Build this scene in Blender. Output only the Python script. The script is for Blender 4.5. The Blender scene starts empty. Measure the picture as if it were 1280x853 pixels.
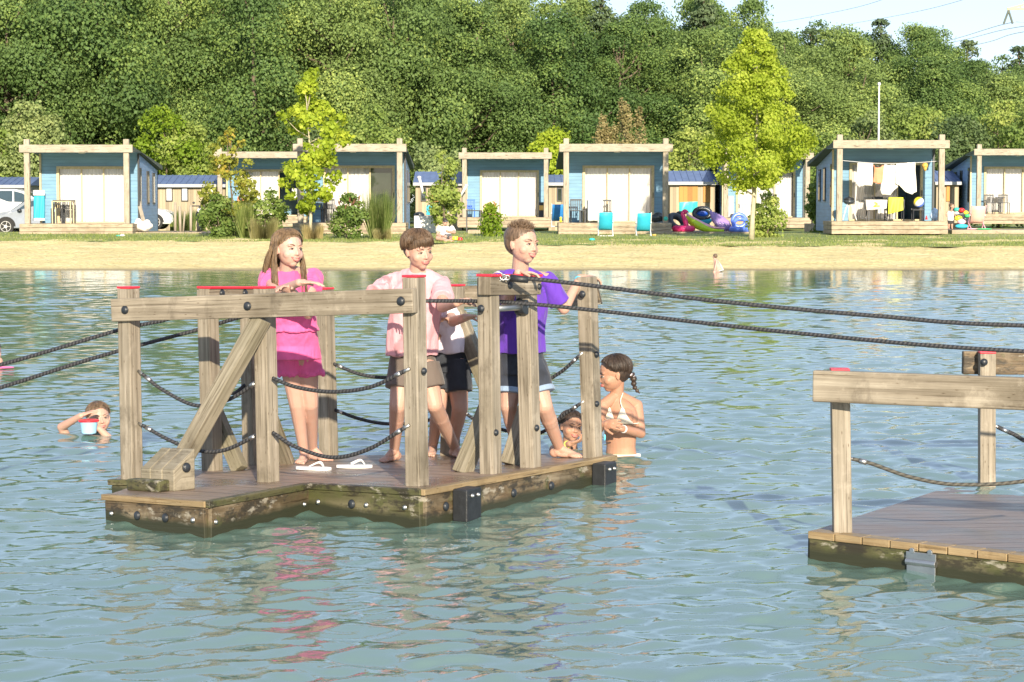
import bpy, bmesh, math, random
import numpy as np
from mathutils import Vector as V, Matrix, noise as mn
R = math.radians
scene = bpy.context.scene
col = scene.collection
random.seed(7)
rng = np.random.default_rng(7)

# ------------------------------------------------------------------ camera
FPX, CAMH = 2700.0, 1.65
TILT = math.atan(176.5 / FPX)
cd = bpy.data.cameras.new('camera')
cd.sensor_width = 36; cd.lens = FPX / 1280 * 36; cd.clip_end = 3000; cd.clip_start = .1
cam = bpy.data.objects.new('camera', cd); col.objects.link(cam)
cam.location = (0, 0, CAMH); cam.rotation_euler = (R(90) - TILT, 0, 0)
scene.camera = cam

def ray(px, py):
    c, s = math.cos(TILT), math.sin(TILT); v = 426.5 - py
    return V((px - 640, FPX * c + v * s, -FPX * s + v * c))
def W(px, py, Y):
    r = ray(px, py); k = Y / r.y
    return V((r.x * k, Y, CAMH + r.z * k))
def deckz(x, y): return .18 + .03 * (x + .45) - .044 * (y - 11)
def D(px, py):
    r = ray(px, py)
    k = (.18 + .03 * .45 + .044 * 11 - CAMH) / (r.z - .03 * r.x + .044 * r.y)
    p = r * k; p.z += CAMH
    return p
def deck2z(x, y): return .14 - .040 * (y - 9.6) - .03 * (x - 1.35)
def D2(px, py):
    r = ray(px, py)
    k = (.14 + .040 * 9.6 + .03 * 1.35 - CAMH) / (r.z + .040 * r.y + .03 * r.x)
    p = r * k; p.z += CAMH
    return p
def gz(x, y):                       # height of the land
    pts = [(-60, -1.6), (30, -1.6), (46, -.35), (50.6, 0), (52, .06), (60, .2), (66, .31), (78, .42), (86, .36), (97, .25), (110, .22), (900, .22)]
    for (a, za), (b, zb) in zip(pts, pts[1:]):
        if y <= b: return za + (zb - za) * max(0, (y - a)) / (b - a)
    return .22

# ------------------------------------------------------------------ scene tags
def tag(o, label=None, cat=None, group=None, kind=None):
    if label: o['label'] = label
    if cat: o['category'] = cat
    if group: o['group'] = group
    if kind: o['kind'] = kind
    return o
def empty(name, loc, label, cat, group=None, rz=0):
    o = bpy.data.objects.new(name, None); col.objects.link(o)
    o.location = loc; o.rotation_euler = (0, 0, rz); o.empty_display_size = .1
    return tag(o, label, cat, group)
def copy_tree(o, parent=None):
    c = o.copy(); col.objects.link(c); c.parent = parent
    for ch in list(o.children): copy_tree(ch, c)
    return c

# ------------------------------------------------------------------ materials
MATS = {}
def newmat(name):
    m = bpy.data.materials.new(name); m.use_nodes = True
    nt = m.node_tree; b = nt.nodes['Principled BSDF']
    return m, nt, b
def N(nt, t, **kw):
    n = nt.nodes.new(t)
    for k, v in kw.items(): setattr(n, k, v)
    return n
def ramp(nt, fac, stops):
    r = N(nt, 'ShaderNodeValToRGB'); e = r.color_ramp.elements
    while len(e) < len(stops): e.new(.5)
    for el, (p, c) in zip(e, stops): el.position = p; el.color = (*c, 1)
    nt.links.new(fac, r.inputs[0]); return r.outputs[0]
def noise_(nt, scale, detail=4, coord='Object', mapping=None, rough=.55, dist=0):
    tc = N(nt, 'ShaderNodeTexCoord'); out = tc.outputs[coord]
    if mapping:
        mp = N(nt, 'ShaderNodeMapping'); mp.inputs['Scale'].default_value = mapping
        nt.links.new(out, mp.inputs[0]); out = mp.outputs[0]
    n = N(nt, 'ShaderNodeTexNoise'); n.inputs['Scale'].default_value = scale; n.inputs['Detail'].default_value = detail
    n.inputs['Roughness'].default_value = rough; n.inputs['Distortion'].default_value = dist
    nt.links.new(out, n.inputs[0]); return n.outputs[0]
def bump(nt, h, b, strength=.3, dist=.01, prev=None):
    n = N(nt, 'ShaderNodeBump'); n.inputs['Strength'].default_value = strength; n.inputs['Distance'].default_value = dist
    nt.links.new(h, n.inputs['Height'])
    if prev: nt.links.new(prev, n.inputs['Normal'])
    nt.links.new(n.outputs[0], b.inputs['Normal']); return n.outputs[0]
def mixc(nt, fac, a, b_, mode='MIX'):
    m = N(nt, 'ShaderNodeMix', data_type='RGBA', blend_type=mode)
    for s, v in ((0, fac), (6, a), (7, b_)):
        if isinstance(v, (int, float)): m.inputs[s].default_value = v
        elif isinstance(v, tuple): m.inputs[s].default_value = (*v, 1)
        else: nt.links.new(v, m.inputs[s])
    return m.outputs[2]
def M(name, c=(.5, .5, .5), rough=.6, var=.12, scale=6, bmp=0, bscale=None, metal=0, sheen=0, spec=.5, trans=None, sss=0):
    if name in MATS: return MATS[name]
    m, nt, b = newmat(name)
    n = noise_(nt, scale)
    lo = tuple(max(0, x * (1 - var)) for x in c); hi = tuple(min(1, x * (1 + var)) for x in c)
    nt.links.new(ramp(nt, n, [(.3, lo), (.7, hi)]), b.inputs['Base Color'])
    b.inputs['Roughness'].default_value = rough; b.inputs['Metallic'].default_value = metal
    b.inputs['Specular IOR Level'].default_value = spec
    if sheen: b.inputs['Sheen Weight'].default_value = sheen
    if sss:
        b.inputs['Subsurface Weight'].default_value = sss; b.inputs['Subsurface Radius'].default_value = (1, .35, .18); b.inputs['Subsurface Scale'].default_value = .012
    if bmp: bump(nt, noise_(nt, bscale or scale * 5), b, bmp, .01)
    MATS[name] = m; return m

def wood(name, cols, rough=.75, algae=0, su=1.2, sv=34, bstr=.5, wet=0):
    m, nt, b = newmat(name)
    g = noise_(nt, 1, 8, 'UV', (su, sv, 1), .62, .25)
    g2 = noise_(nt, 1, 5, 'UV', (su * 2.2, sv * 3.3, 1), .6)
    blot = noise_(nt, 2.3, 5, 'Object')
    base = ramp(nt, g, [(.25, cols[0]), (.48, cols[1]), (.72, cols[2])])
    c = mixc(nt, ramp(nt, blot, [(.35, (0, 0, 0)), (.75, (1, 1, 1))]), base, cols[3])
    crack = ramp(nt, g2, [(.34, (.30, .26, .22)), (.44, (1, 1, 1))])
    c = mixc(nt, .9, c, crack, 'MULTIPLY')
    c = mixc(nt, ramp(nt, noise_(nt, 5.5, 7, 'Object', None, .7), [(.55, (0, 0, 0)), (.68, (.28, .28, .28))]), c, tuple(x * 1.2 for x in cols[2]))
    c = mixc(nt, ramp(nt, noise_(nt, 3.7, 7, 'Object', (1, 1, .6), .7), [(.56, (0, 0, 0)), (.66, (.6, .6, .6))]), c, cols[0])
    if algae:
        a = noise_(nt, 3.1, 8, 'Object', None, .7)
        c = mixc(nt, ramp(nt, a, [(.52 - algae, (0, 0, 0)), (.60 - algae * .5, (1, 1, 1))]), c, (.075, .078, .03))
        a2 = noise_(nt, 5.3, 8, 'Object', (1, 1, 3), .75)
        c = mixc(nt, ramp(nt, a2, [(.60, (0, 0, 0)), (.66, (1, 1, 1))]), c, (.03, .028, .02))
    vo = N(nt, 'ShaderNodeTexVoronoi'); mpk = N(nt, 'ShaderNodeMapping'); mpk.inputs['Scale'].default_value = (2.6, 9, 1); nt.links.new(N(nt, 'ShaderNodeTexCoord').outputs['UV'], mpk.inputs[0]); nt.links.new(mpk.outputs[0], vo.inputs[0])
    c = mixc(nt, .8, c, ramp(nt, vo.outputs['Distance'], [(.05, (.28, .22, .17)), (.10, (.75, .7, .65)), (.16, (1, 1, 1))]), 'MULTIPLY')
    if wet:
        ge = N(nt, 'ShaderNodeNewGeometry'); sz = N(nt, 'ShaderNodeSeparateXYZ'); nt.links.new(ge.outputs['Position'], sz.inputs[0])
        ad = N(nt, 'ShaderNodeMath', operation='MULTIPLY_ADD'); nt.links.new(blot, ad.inputs[0]); ad.inputs[1].default_value = -.07; nt.links.new(sz.outputs[2], ad.inputs[2])
        st = noise_(nt, 4.5, 8, 'Object', (1, 1, 2.2), .72)
        c = mixc(nt, ramp(nt, st, [(.50, (0, 0, 0)), (.57, (.85, .85, .85))]), c, (.028, .024, .018))
        c = mixc(nt, ramp(nt, noise_(nt, 6, 7, 'Object', (1, 1, 2.5), .7), [(.58, (0, 0, 0)), (.64, (.7, .7, .7))]), c, (.36, .33, .27))
        c = mixc(nt, ramp(nt, ad.outputs[0], [(0, (1, 1, 1)), (.03, (0, 0, 0))]), c, (.03, .032, .018))
    nt.links.new(c, b.inputs['Base Color']); b.inputs['Roughness'].default_value = rough
    b.inputs['Specular IOR Level'].default_value = .3
    bump(nt, g2, b, bstr, .006)
    MATS[name] = m; return m

wood('post_wood', [(.085, .07, .05), (.26, .225, .175), (.42, .37, .305), (.18, .155, .115)])
wood('rail_wood', [(.07, .055, .04), (.27, .23, .175), (.46, .41, .33), (.11, .09, .062)], su=.9)
wood('brace_wood', [(.08, .065, .045), (.23, .20, .15), (.36, .32, .25), (.15, .135, .085)], algae=.0)
wood('fascia_wood', [(.035, .025, .016), (.15, .105, .06), (.32, .27, .19), (.05, .04, .022)], rough=.55, algae=-.05, wet=1, su=1.4, sv=14, bstr=.8)
wood('mossy_wood', [(.03, .028, .014), (.10, .09, .045), (.19, .165, .10), (.06, .06, .025)], rough=.5, algae=.05, sv=14, wet=1)
wood('edge_wood', [(.15, .10, .045), (.30, .21, .11), (.40, .31, .18), (.16, .12, .065)], rough=.45)
wood('cabin_timber', [(.26, .22, .17), (.37, .325, .26), (.44, .39, .32), (.30, .26, .20)], sv=8, bstr=.2)
wood('cabin_deck_wood', [(.22, .175, .12), (.40, .33, .24), (.48, .41, .31), (.29, .235, .165)], sv=7, bstr=.3)

def deckmat(name, ang, c0, c1, width=.145, rough=.28):
    m, nt, b = newmat(name)
    tc = N(nt, 'ShaderNodeTexCoord'); mp = N(nt, 'ShaderNodeMapping'); mp.inputs['Rotation'].default_value = (0, 0, ang)
    nt.links.new(tc.outputs['Object'], mp.inputs[0])
    sep = N(nt, 'ShaderNodeSeparateXYZ'); nt.links.new(mp.outputs[0], sep.inputs[0])
    def math_(op, a, v=None):
        q = N(nt, 'ShaderNodeMath', operation=op); nt.links.new(a, q.inputs[0])
        if v is not None: q.inputs[1].default_value = v
        return q.outputs[0]
    fr = math_('FRACT', math_('DIVIDE', sep.outputs[1], width))
    gap = ramp(nt, fr, [(0, (0, 0, 0)), (.05, (1, 1, 1)), (.95, (1, 1, 1)), (1, (0, 0, 0))])
    gr = math_('SINE', math_('MULTIPLY', sep.outputs[1], 2 * math.pi / .0165))
    n = N(nt, 'ShaderNodeTexNoise'); n.inputs['Scale'].default_value = 1; n.inputs['Detail'].default_value = 7
    mp2 = N(nt, 'ShaderNodeMapping'); mp2.inputs['Scale'].default_value = (1.5, 26, 1); nt.links.new(mp.outputs[0], mp2.inputs[0]); nt.links.new(mp2.outputs[0], n.inputs[0])
    base = ramp(nt, n.outputs[0], [(.3, c0), (.7, c1)])
    blot = noise_(nt, 2.1, 6, 'Object')
    base = mixc(nt, ramp(nt, blot, [(.45, (0, 0, 0)), (.62, (.6, .6, .6))]), base, tuple(x * .45 for x in c0))
    c = mixc(nt, .9, base, gap, 'MULTIPLY')
    nt.links.new(c, b.inputs['Base Color'])
    nt.links.new(ramp(nt, blot, [(.4, (.55,) * 3), (.6, (rough,) * 3)]), b.inputs['Roughness'])
    p = bump(nt, gr, b, .25, .003); bump(nt, gap, b, .8, .006, p)
    MATS[name] = m; return m
deckmat('raft_deck_wet', R(43), (.18, .125, .09), (.34, .255, .19), rough=.2)
deckmat('second_deck_wet', R(-22), (.15, .12, .11), (.29, .24, .215))

M('steel', (.48, .48, .47), .42, .12, 20, metal=1)
M('black_metal', (.018, .022, .028), .42, .3, 30)
M('black_rubber', (.015, .017, .02), .5, .3, 25, bmp=.2)
M('cap_red', (.62, .025, .045), .4, .1, 10)
M('white_metal', (.75, .75, .74), .4, .05)
M('grey_metal', (.35, .36, .38), .4, .1)
M('dark_plastic', (.03, .033, .04), .45, .2)
M('shell_white', (.66, .66, .66), .5, .04, 3)
M('curtain', (.58, .58, .57), .8, .05, 3)
M('interior_dark', (.035, .035, .035), .8, .4, 3)
M('frame_oak', (.50, .41, .24), .6, .15, 12)
M('roof_felt', (.10, .12, .10), .8, .2, 4)
M('roof_blue', (.11, .16, .30), .45, .15, 3)

def ropemat(name, c, pitch=.02):
    m, nt, b = newmat(name)
    tc = N(nt, 'ShaderNodeTexCoord'); mp = N(nt, 'ShaderNodeMapping'); mp.inputs['Scale'].default_value = (1 / pitch, 2, 1)
    nt.links.new(tc.outputs['UV'], mp.inputs[0])
    w = N(nt, 'ShaderNodeTexWave', wave_type='BANDS', bands_direction='DIAGONAL'); w.inputs['Scale'].default_value = .35
    nt.links.new(mp.outputs[0], w.inputs[0])
    nt.links.new(ramp(nt, w.outputs[1], [(.1, tuple(x * .6 for x in c)), (.8, c)]), b.inputs['Base Color'])
    b.inputs['Roughness'].default_value = .7; bump(nt, w.outputs[1], b, .7, .006)
    MATS[name] = m; return m
ropemat('rope_black', (.036, .037, .042), .013); ropemat('rope_grey', (.085, .08, .065))

def siding(name, c, pitch=.13):
    m, nt, b = newmat(name)
    tc = N(nt, 'ShaderNodeTexCoord'); sep = N(nt, 'ShaderNodeSeparateXYZ'); nt.links.new(tc.outputs['Object'], sep.inputs[0])
    d = N(nt, 'ShaderNodeMath', operation='DIVIDE'); d.inputs[1].default_value = pitch; nt.links.new(sep.outputs[2], d.inputs[0])
    f = N(nt, 'ShaderNodeMath', operation='FRACT'); nt.links.new(d.outputs[0], f.inputs[0])
    n = noise_(nt, 1.3, 5, 'Object', (1, 1, 6))
    base = ramp(nt, n, [(.3, tuple(x * .85 for x in c)), (.7, tuple(min(1, x * 1.12) for x in c))])
    line = ramp(nt, f.outputs[0], [(0, (.45,) * 3), (.10, (1, 1, 1)), (1, (1, 1, 1))])
    nt.links.new(mixc(nt, .9, base, line, 'MULTIPLY'), b.inputs['Base Color'])
    b.inputs['Roughness'].default_value = .5; bump(nt, f.outputs[0], b, .6, .02)
    MATS[name] = m; return m
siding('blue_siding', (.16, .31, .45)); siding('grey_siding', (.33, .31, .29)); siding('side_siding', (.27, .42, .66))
def planks(name, c, pitch=.14):
    m, nt, b = newmat(name)
    tc = N(nt, 'ShaderNodeTexCoord'); sep = N(nt, 'ShaderNodeSeparateXYZ'); nt.links.new(tc.outputs['Object'], sep.inputs[0])
    d = N(nt, 'ShaderNodeMath', operation='DIVIDE'); d.inputs[1].default_value = pitch; nt.links.new(sep.outputs[0], d.inputs[0])
    f = N(nt, 'ShaderNodeMath', operation='FRACT'); nt.links.new(d.outputs[0], f.inputs[0])
    fl = N(nt, 'ShaderNodeMath', operation='FLOOR'); nt.links.new(d.outputs[0], fl.inputs[0])
    wn = N(nt, 'ShaderNodeTexWhiteNoise', noise_dimensions='1D'); nt.links.new(fl.outputs[0], wn.inputs['W'])
    base = ramp(nt, wn.outputs[0], [(0, tuple(x * .72 for x in c)), (1, tuple(min(1, x * 1.2) for x in c))])
    line = ramp(nt, f.outputs[0], [(0, (.4,) * 3), (.12, (1, 1, 1)), (1, (1, 1, 1))])
    nt.links.new(mixc(nt, .9, base, line, 'MULTIPLY'), b.inputs['Base Color']); b.inputs['Roughness'].default_value = .7
    MATS[name] = m; return m
planks('larch_planks', (.34, .28, .19)); planks('orange_door', (.40, .20, .05), .2)

def glassmat():
    m, nt, b = newmat('window_glass')
    n = noise_(nt, .8, 3)
    nt.links.new(ramp(nt, n, [(.3, (.02, .03, .02)), (.7, (.05, .06, .045))]), b.inputs['Base Color'])
    b.inputs['Roughness'].default_value = .04; b.inputs['Specular IOR Level'].default_value = .8
    MATS['window_glass'] = m
glassmat()

def leafmat(name, c, c2, transl=.35):
    m, nt, b = newmat(name)
    at = N(nt, 'ShaderNodeAttribute', attribute_name='leafvar'); oi = N(nt, 'ShaderNodeObjectInfo')
    cc = ramp(nt, at.outputs['Fac'], [(0, tuple(x * .72 for x in c)), (.5, c), (1, c2)])
    h = N(nt, 'ShaderNodeHueSaturation')
    mr = N(nt, 'ShaderNodeMapRange'); nt.links.new(oi.outputs['Random'], mr.inputs[0]); mr.inputs[3].default_value = .68; mr.inputs[4].default_value = 1.30
    nt.links.new(mr.outputs[0], h.inputs['Value'])
    mr2 = N(nt, 'ShaderNodeMapRange'); nt.links.new(oi.outputs['Random'], mr2.inputs[0]); mr2.inputs[3].default_value = .52; mr2.inputs[4].default_value = .482
    nt.links.new(mr2.outputs[0], h.inputs['Hue'])
    nt.links.new(cc, h.inputs['Color'])
    b.inputs['Roughness'].default_value = .55; b.inputs['Specular IOR Level'].default_value = .25
    nt.links.new(h.outputs[0], b.inputs['Base Color'])
    tr = N(nt, 'ShaderNodeBsdfTranslucent'); nt.links.new(h.outputs[0], tr.inputs[0])
    mx = N(nt, 'ShaderNodeMixShader'); mx.inputs[0].default_value = transl
    nt.links.new(b.outputs[0], mx.inputs[1]); nt.links.new(tr.outputs[0], mx.inputs[2])
    nt.links.new(mx.outputs[0], nt.nodes['Material Output'].inputs[0])
    MATS[name] = m; return m
leafmat('oak_leaves', (.15, .235, .07), (.31, .40, .10))
leafmat('pine_needles', (.11, .16, .075), (.18, .23, .09), .2)
leafmat('willow_leaves', (.20, .27, .10), (.33, .39, .15))
leafmat('lime_leaves', (.26, .37, .03), (.44, .52, .06), .45)
leafmat('maple_leaves', (.46, .56, .06), (.72, .76, .14), .55)
leafmat('autumn_leaves', (.28, .31, .05), (.50, .36, .06), .4)
leafmat('bush_leaves', (.22, .31, .07), (.37, .43, .12), .4)
leafmat('dry_leaves', (.25, .22, .09), (.38, .32, .16), .3)
leafmat('grass_blades', (.17, .23, .055), (.33, .36, .13), .3)
leafmat('straw_blades', (.28, .25, .10), (.42, .36, .18), .3)
leafmat('brown_spikes', (.14, .06, .035), (.25, .10, .06), .1)
leafmat('petals', (.75, .72, .62), (.8, .8, .75), .2)
M('bark', (.13, .10, .07), .9, .35, 8, bmp=.8); M('pale_bark', (.42, .38, .26), .8, .2, 8, bmp=.3)

# ------------------------------------------------------------------ mesh builder
TMP = bpy.data.scenes.new('workbench')      # holds one mesh at a time while its surface is merged; removed at the end
class MB:
    def __init__(s): s.v = []; s.f = []; s.uv = []; s.mi = []
    def face(s, idx, uv=None, mi=0): s.f.append(tuple(idx)); s.uv.append(uv or [(0, 0)] * len(idx)); s.mi.append(mi)
    def beam(s, p0, p1, w, h, side=None, mi=0):
        """box from p0 to p1, width w along side, height h across"""
        p0 = V(p0); p1 = V(p1); d = (p1 - p0); L = d.length; d.normalize()
        a = V(side) if side is not None else (V((1, 0, 0)) if abs(d.z) > .9 else V((0, 0, 1)).cross(d))
        a = (a - d * a.dot(d)).normalized(); b = d.cross(a)
        i = len(s.v); o = random.random() * 20
        for p in (p0, p1):
            for x, y in ((-1, -1), (1, -1), (1, 1), (-1, 1)): s.v.append(p + a * (w / 2 * x) + b * (h / 2 * y))
        per = [0, w, w + h, 2 * w + h, 2 * (w + h)]
        for k in range(4):
            k2 = (k + 1) % 4
            s.face((i + k, i + k2, i + 4 + k2, i + 4 + k), [(o, per[k] + o), (o, per[k + 1] + o), (o + L, per[k + 1] + o), (o + L, per[k] + o)], mi)
        s.face((i + 3, i + 2, i + 1, i), [(o + .05, 0), (o + .05, w), (o, w), (o, 0)], mi); s.face((i + 4, i + 5, i + 6, i + 7), [(o, 0), (o, w), (o + .05, w), (o + .05, 0)], mi)
        return s
    def box(s, c, sx, sy, sz, rz=0, mi=0):
        c = V(c); return s.beam(c - V((0, 0, sz / 2)), c + V((0, 0, sz / 2)), sx, sy, V((math.cos(rz), math.sin(rz), 0)), mi)
    def b2(s, x0, x1, y0, y1, z0, z1, mi=0):
        cx, cy, cz = (x0 + x1) / 2, (y0 + y1) / 2, (z0 + z1) / 2
        dx, dy, dz = x1 - x0, y1 - y0, z1 - z0
        if dx >= dy and dx >= dz: return s.beam((x0, cy, cz), (x1, cy, cz), dy, dz, (0, 1, 0), mi)
        if dy >= dz: return s.beam((cx, y0, cz), (cx, y1, cz), dx, dz, (1, 0, 0), mi)
        return s.beam((cx, cy, z0), (cx, cy, z1), dx, dy, (1, 0, 0), mi)
    def prism(s, top, zb=None, dz=None, mi=0):
        n = len(top); i = len(s.v); top = [V(p) for p in top]
        s.v += top; s.v += [V((p.x, p.y, zb if zb is not None else p.z - dz)) for p in top]
        s.face(range(i, i + n), [(p.x, p.y) for p in top], mi); s.face(range(i + 2 * n - 1, i + n - 1, -1), None, mi)
        for k in range(n):
            k2 = (k + 1) % n; a, b = top[k], top[k2]; L = (b - a).length
            s.face((i + k2, i + k, i + n + k, i + n + k2), [(L, 0), (0, 0), (0, .2), (L, .2)], mi)
        return s
    def cyl(s, p0, p1, r0, r1=None, n=12, cap=True, mi=0, side=None, fl=1):
        r1 = r0 if r1 is None else r1; p0 = V(p0); p1 = V(p1); d = (p1 - p0); L = d.length; d.normalize()
        a = V(side) if side is not None else (V((1, 0, 0)) if abs(d.x) < .8 else V((0, 1, 0)))
        a = (a - d * a.dot(d)).normalized(); b = d.cross(a); i = len(s.v)
        for p, r in ((p0, r0), (p1, r1)):
            for k in range(n):
                t = 2 * math.pi * k / n; s.v.append(p + a * (r * math.cos(t)) + b * (r * fl * math.sin(t)))
        for k in range(n):
            k2 = (k + 1) % n; s.face((i + k, i + k2, i + n + k2, i + n + k), [(0, k / n), (0, (k + 1) / n), (L, (k + 1) / n), (L, k / n)], mi)
        if cap: s.face(range(i + n - 1, i - 1, -1), None, mi); s.face(range(i + n, i + 2 * n), None, mi)
        return s
    def tube(s, pts, r, n=8, mi=0, cap=True, ref=None):
        pts = [V(p) for p in pts]; m = len(pts); i = len(s.v); L = 0
        rr = r if isinstance(r, (list, tuple)) else [r] * m
        a = None; ls = []
        for k, p in enumerate(pts):
            d = (pts[min(k + 1, m - 1)] - pts[max(k - 1, 0)]).normalized()
            if a is None: a = V(ref) if ref else (V((0, 0, 1)) if abs(d.z) < .8 else V((1, 0, 0)))
            a = (a - d * a.dot(d)).normalized(); b = d.cross(a)
            if k: L += (p - pts[k - 1]).length
            ls.append(L)
            for q in range(n):
                t = 2 * math.pi * q / n; s.v.append(p + a * (rr[k] * math.cos(t)) + b * (rr[k] * math.sin(t)))
        for k in range(m - 1):
            for q in range(n):
                q2 = (q + 1) % n; A = i + k * n
                s.face((A + q, A + q2, A + n + q2, A + n + q), [(ls[k], q / n), (ls[k], (q + 1) / n), (ls[k + 1], (q + 1) / n), (ls[k + 1], q / n)], mi)
        if cap: s.face(range(i + n - 1, i - 1, -1), None, mi); s.face(range(i + (m - 1) * n, i + m * n), None, mi)
        return s
    def ell(s, c, rx, ry=None, rz=None, M3=None, n=16, m=10, mi=0):
        ry = ry or rx; rz = rz or rx; c = V(c); i = len(s.v)
        def P(x, y, z):
            p = V((x * rx, y * ry, z * rz)); return c + (M3 @ p if M3 else p)
        s.v.append(P(0, 0, 1))
        for a in range(1, m):
            t = math.pi * a / m
            for k in range(n):
                q = 2 * math.pi * k / n; s.v.append(P(math.sin(t) * math.cos(q), math.sin(t) * math.sin(q), math.cos(t)))
        s.v.append(P(0, 0, -1)); e = len(s.v) - 1
        for k in range(n):
            k2 = (k + 1) % n; s.face((i, i + 1 + k, i + 1 + k2), None, mi); b = i + 1 + (m - 2) * n; s.face((b + k2, b + k, e), None, mi)
            for a in range(m - 2):
                b = i + 1 + a * n; s.face((b + k, b + n + k, b + n + k2, b + k2), [(k / n, a / m), (k / n, (a + 1) / m), ((k + 1) / n, (a + 1) / m), ((k + 1) / n, a / m)], mi)
        return s
    def loft(s, secs, n=20, mi=0, pw=1.0):
        """secs: (centre, rx, ry, sidevec, fwdvec)"""
        i = len(s.v); m = len(secs)
        for c, rx, ry, a, b in secs:
            for k in range(n):
                t = 2 * math.pi * k / n; ct, st = math.cos(t), math.sin(t)
                ct = math.copysign(abs(ct) ** pw, ct); st = math.copysign(abs(st) ** pw, st)
                s.v.append(V(c) + V(a) * (rx * ct) + V(b) * (ry * st))
        for j in range(m - 1):
            for k in range(n):
                k2 = (k + 1) % n; A = i + j * n; s.face((A + k, A + k2, A + n + k2, A + n + k), [(j / m, k / n), (j / m, (k + 1) / n), ((j + 1) / m, (k + 1) / n), ((j + 1) / m, k / n)], mi)
        s.face(range(i + n - 1, i - 1, -1), None, mi); s.face(range(i + (m - 1) * n, i + m * n), None, mi)
        return s
    def cap2(s, p0, p1, r0, r1, n=14):       # round-ended tapered limb
        s.cyl(p0, p1, r0, r1, n); s.ell(p0, r0, n=n, m=8); s.ell(p1, r1, n=n, m=8); return s
    def build(s, name, mat, parent=None, smooth=False, bevel=0, remesh=0, smo=0, wob=None, sub=0, angle=None):
        off = parent_loc(parent)
        me = bpy.data.meshes.new(name)
        me.from_pydata([tuple(V(p) - off) for p in s.v], [], s.f)
        uvl = me.uv_layers.new(name='UVMap')
        flat = [c for f in s.uv for uv in f for c in uv]
        uvl.data.foreach_set('uv', flat)
        mats = mat if isinstance(mat, (list, tuple)) else [mat]
        for m_ in mats: me.materials.append(MATS[m_] if isinstance(m_, str) else m_)
        if len(mats) > 1: me.polygons.foreach_set('material_index', s.mi)
        bm_ = bmesh.new(); bm_.from_mesh(me); bmesh.ops.recalc_face_normals(bm_, faces=bm_.faces); bm_.to_mesh(me); bm_.free()
        o = bpy.data.objects.new(name, me)
        if remesh:
            TMP.collection.objects.link(o)
            rm = o.modifiers.new('r', 'REMESH'); rm.mode = 'VOXEL'; rm.voxel_size = remesh
            if smo: q = o.modifiers.new('s', 'SMOOTH'); q.factor = .5; q.iterations = smo
            TMP.view_layers[0].update(); dg = TMP.view_layers[0].depsgraph; me2 = bpy.data.meshes.new_from_object(o.evaluated_get(dg))
            TMP.collection.objects.unlink(o); bpy.data.objects.remove(o); me = me2; me.name = name
            if not me.materials:
                for m_ in mats: me.materials.append(MATS[m_] if isinstance(m_, str) else m_)
            o = bpy.data.objects.new(name, me); smooth = True
            if wob:
                amp, sc, st = wob
                NN = [vt.normal.copy() for vt in me.vertices]
                for vt, nn_ in zip(me.vertices, NN):
                    p = vt.co.copy(); q = V((p.x * sc * st[0], p.y * sc * st[1], p.z * sc * st[2]))
                    vt.co = p + nn_ * (amp * mn.noise(q) + amp * .5 * mn.noise(q * 2.3))
        if smooth: me.polygons.foreach_set('use_smooth', [True] * len(me.polygons))
        me.update()
        col.objects.link(o)
        if parent: o.parent = parent
        if bevel:
            q = o.modifiers.new('b', 'BEVEL'); q.width = bevel; q.segments = 2; q.limit_method = 'ANGLE'; q.angle_limit = R(40); q.harden_normals = False
        return o
def parent_loc(p):
    t = V((0, 0, 0))
    while p is not None: t += p.location; p = p.parent
    return t
# ------------------------------------------------------------------ light and sky
SUN_AZ, SUN_EL = R(9), R(19)         # sun behind the camera, slightly to its right, low
w = bpy.data.worlds.new('World'); scene.world = w; w.use_nodes = True
nt = w.node_tree; bg = nt.nodes['Background']
sky = nt.nodes.new('ShaderNodeTexSky'); sky.sky_type = 'NISHITA'; sky.sun_disc = False
sky.sun_elevation = SUN_EL; sky.sun_rotation = math.pi - SUN_AZ
sky.air_density = .8; sky.dust_density = .15; sky.ozone_density = 1.5
# pale summer haze lying evenly over the clear-sky model
mx = nt.nodes.new('ShaderNodeMix'); mx.data_type = 'RGBA'; mx.inputs[0].default_value = .74; mx.inputs[7].default_value = (1.92, 2.22, 2.82, 1)
nt.links.new(sky.outputs[0], mx.inputs[6]); nt.links.new(mx.outputs[2], bg.inputs[0]); bg.inputs[1].default_value = .115
sl = bpy.data.lights.new('sun', 'SUN'); sl.energy = 3.3; sl.angle = R(.6); sl.color = (1, .87, .67)
so = bpy.data.objects.new('sun', sl); col.objects.link(so)
sd = V((math.sin(SUN_AZ) * math.cos(SUN_EL), -math.cos(SUN_AZ) * math.cos(SUN_EL), math.sin(SUN_EL)))
so.rotation_euler = (-sd).to_track_quat('-Z', 'Y').to_euler()
vs = scene.view_settings; vs.view_transform = 'Standard'; vs.look = 'None'; vs.exposure = 1.48; vs.gamma = 1; vs.use_curve_mapping = False

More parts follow.
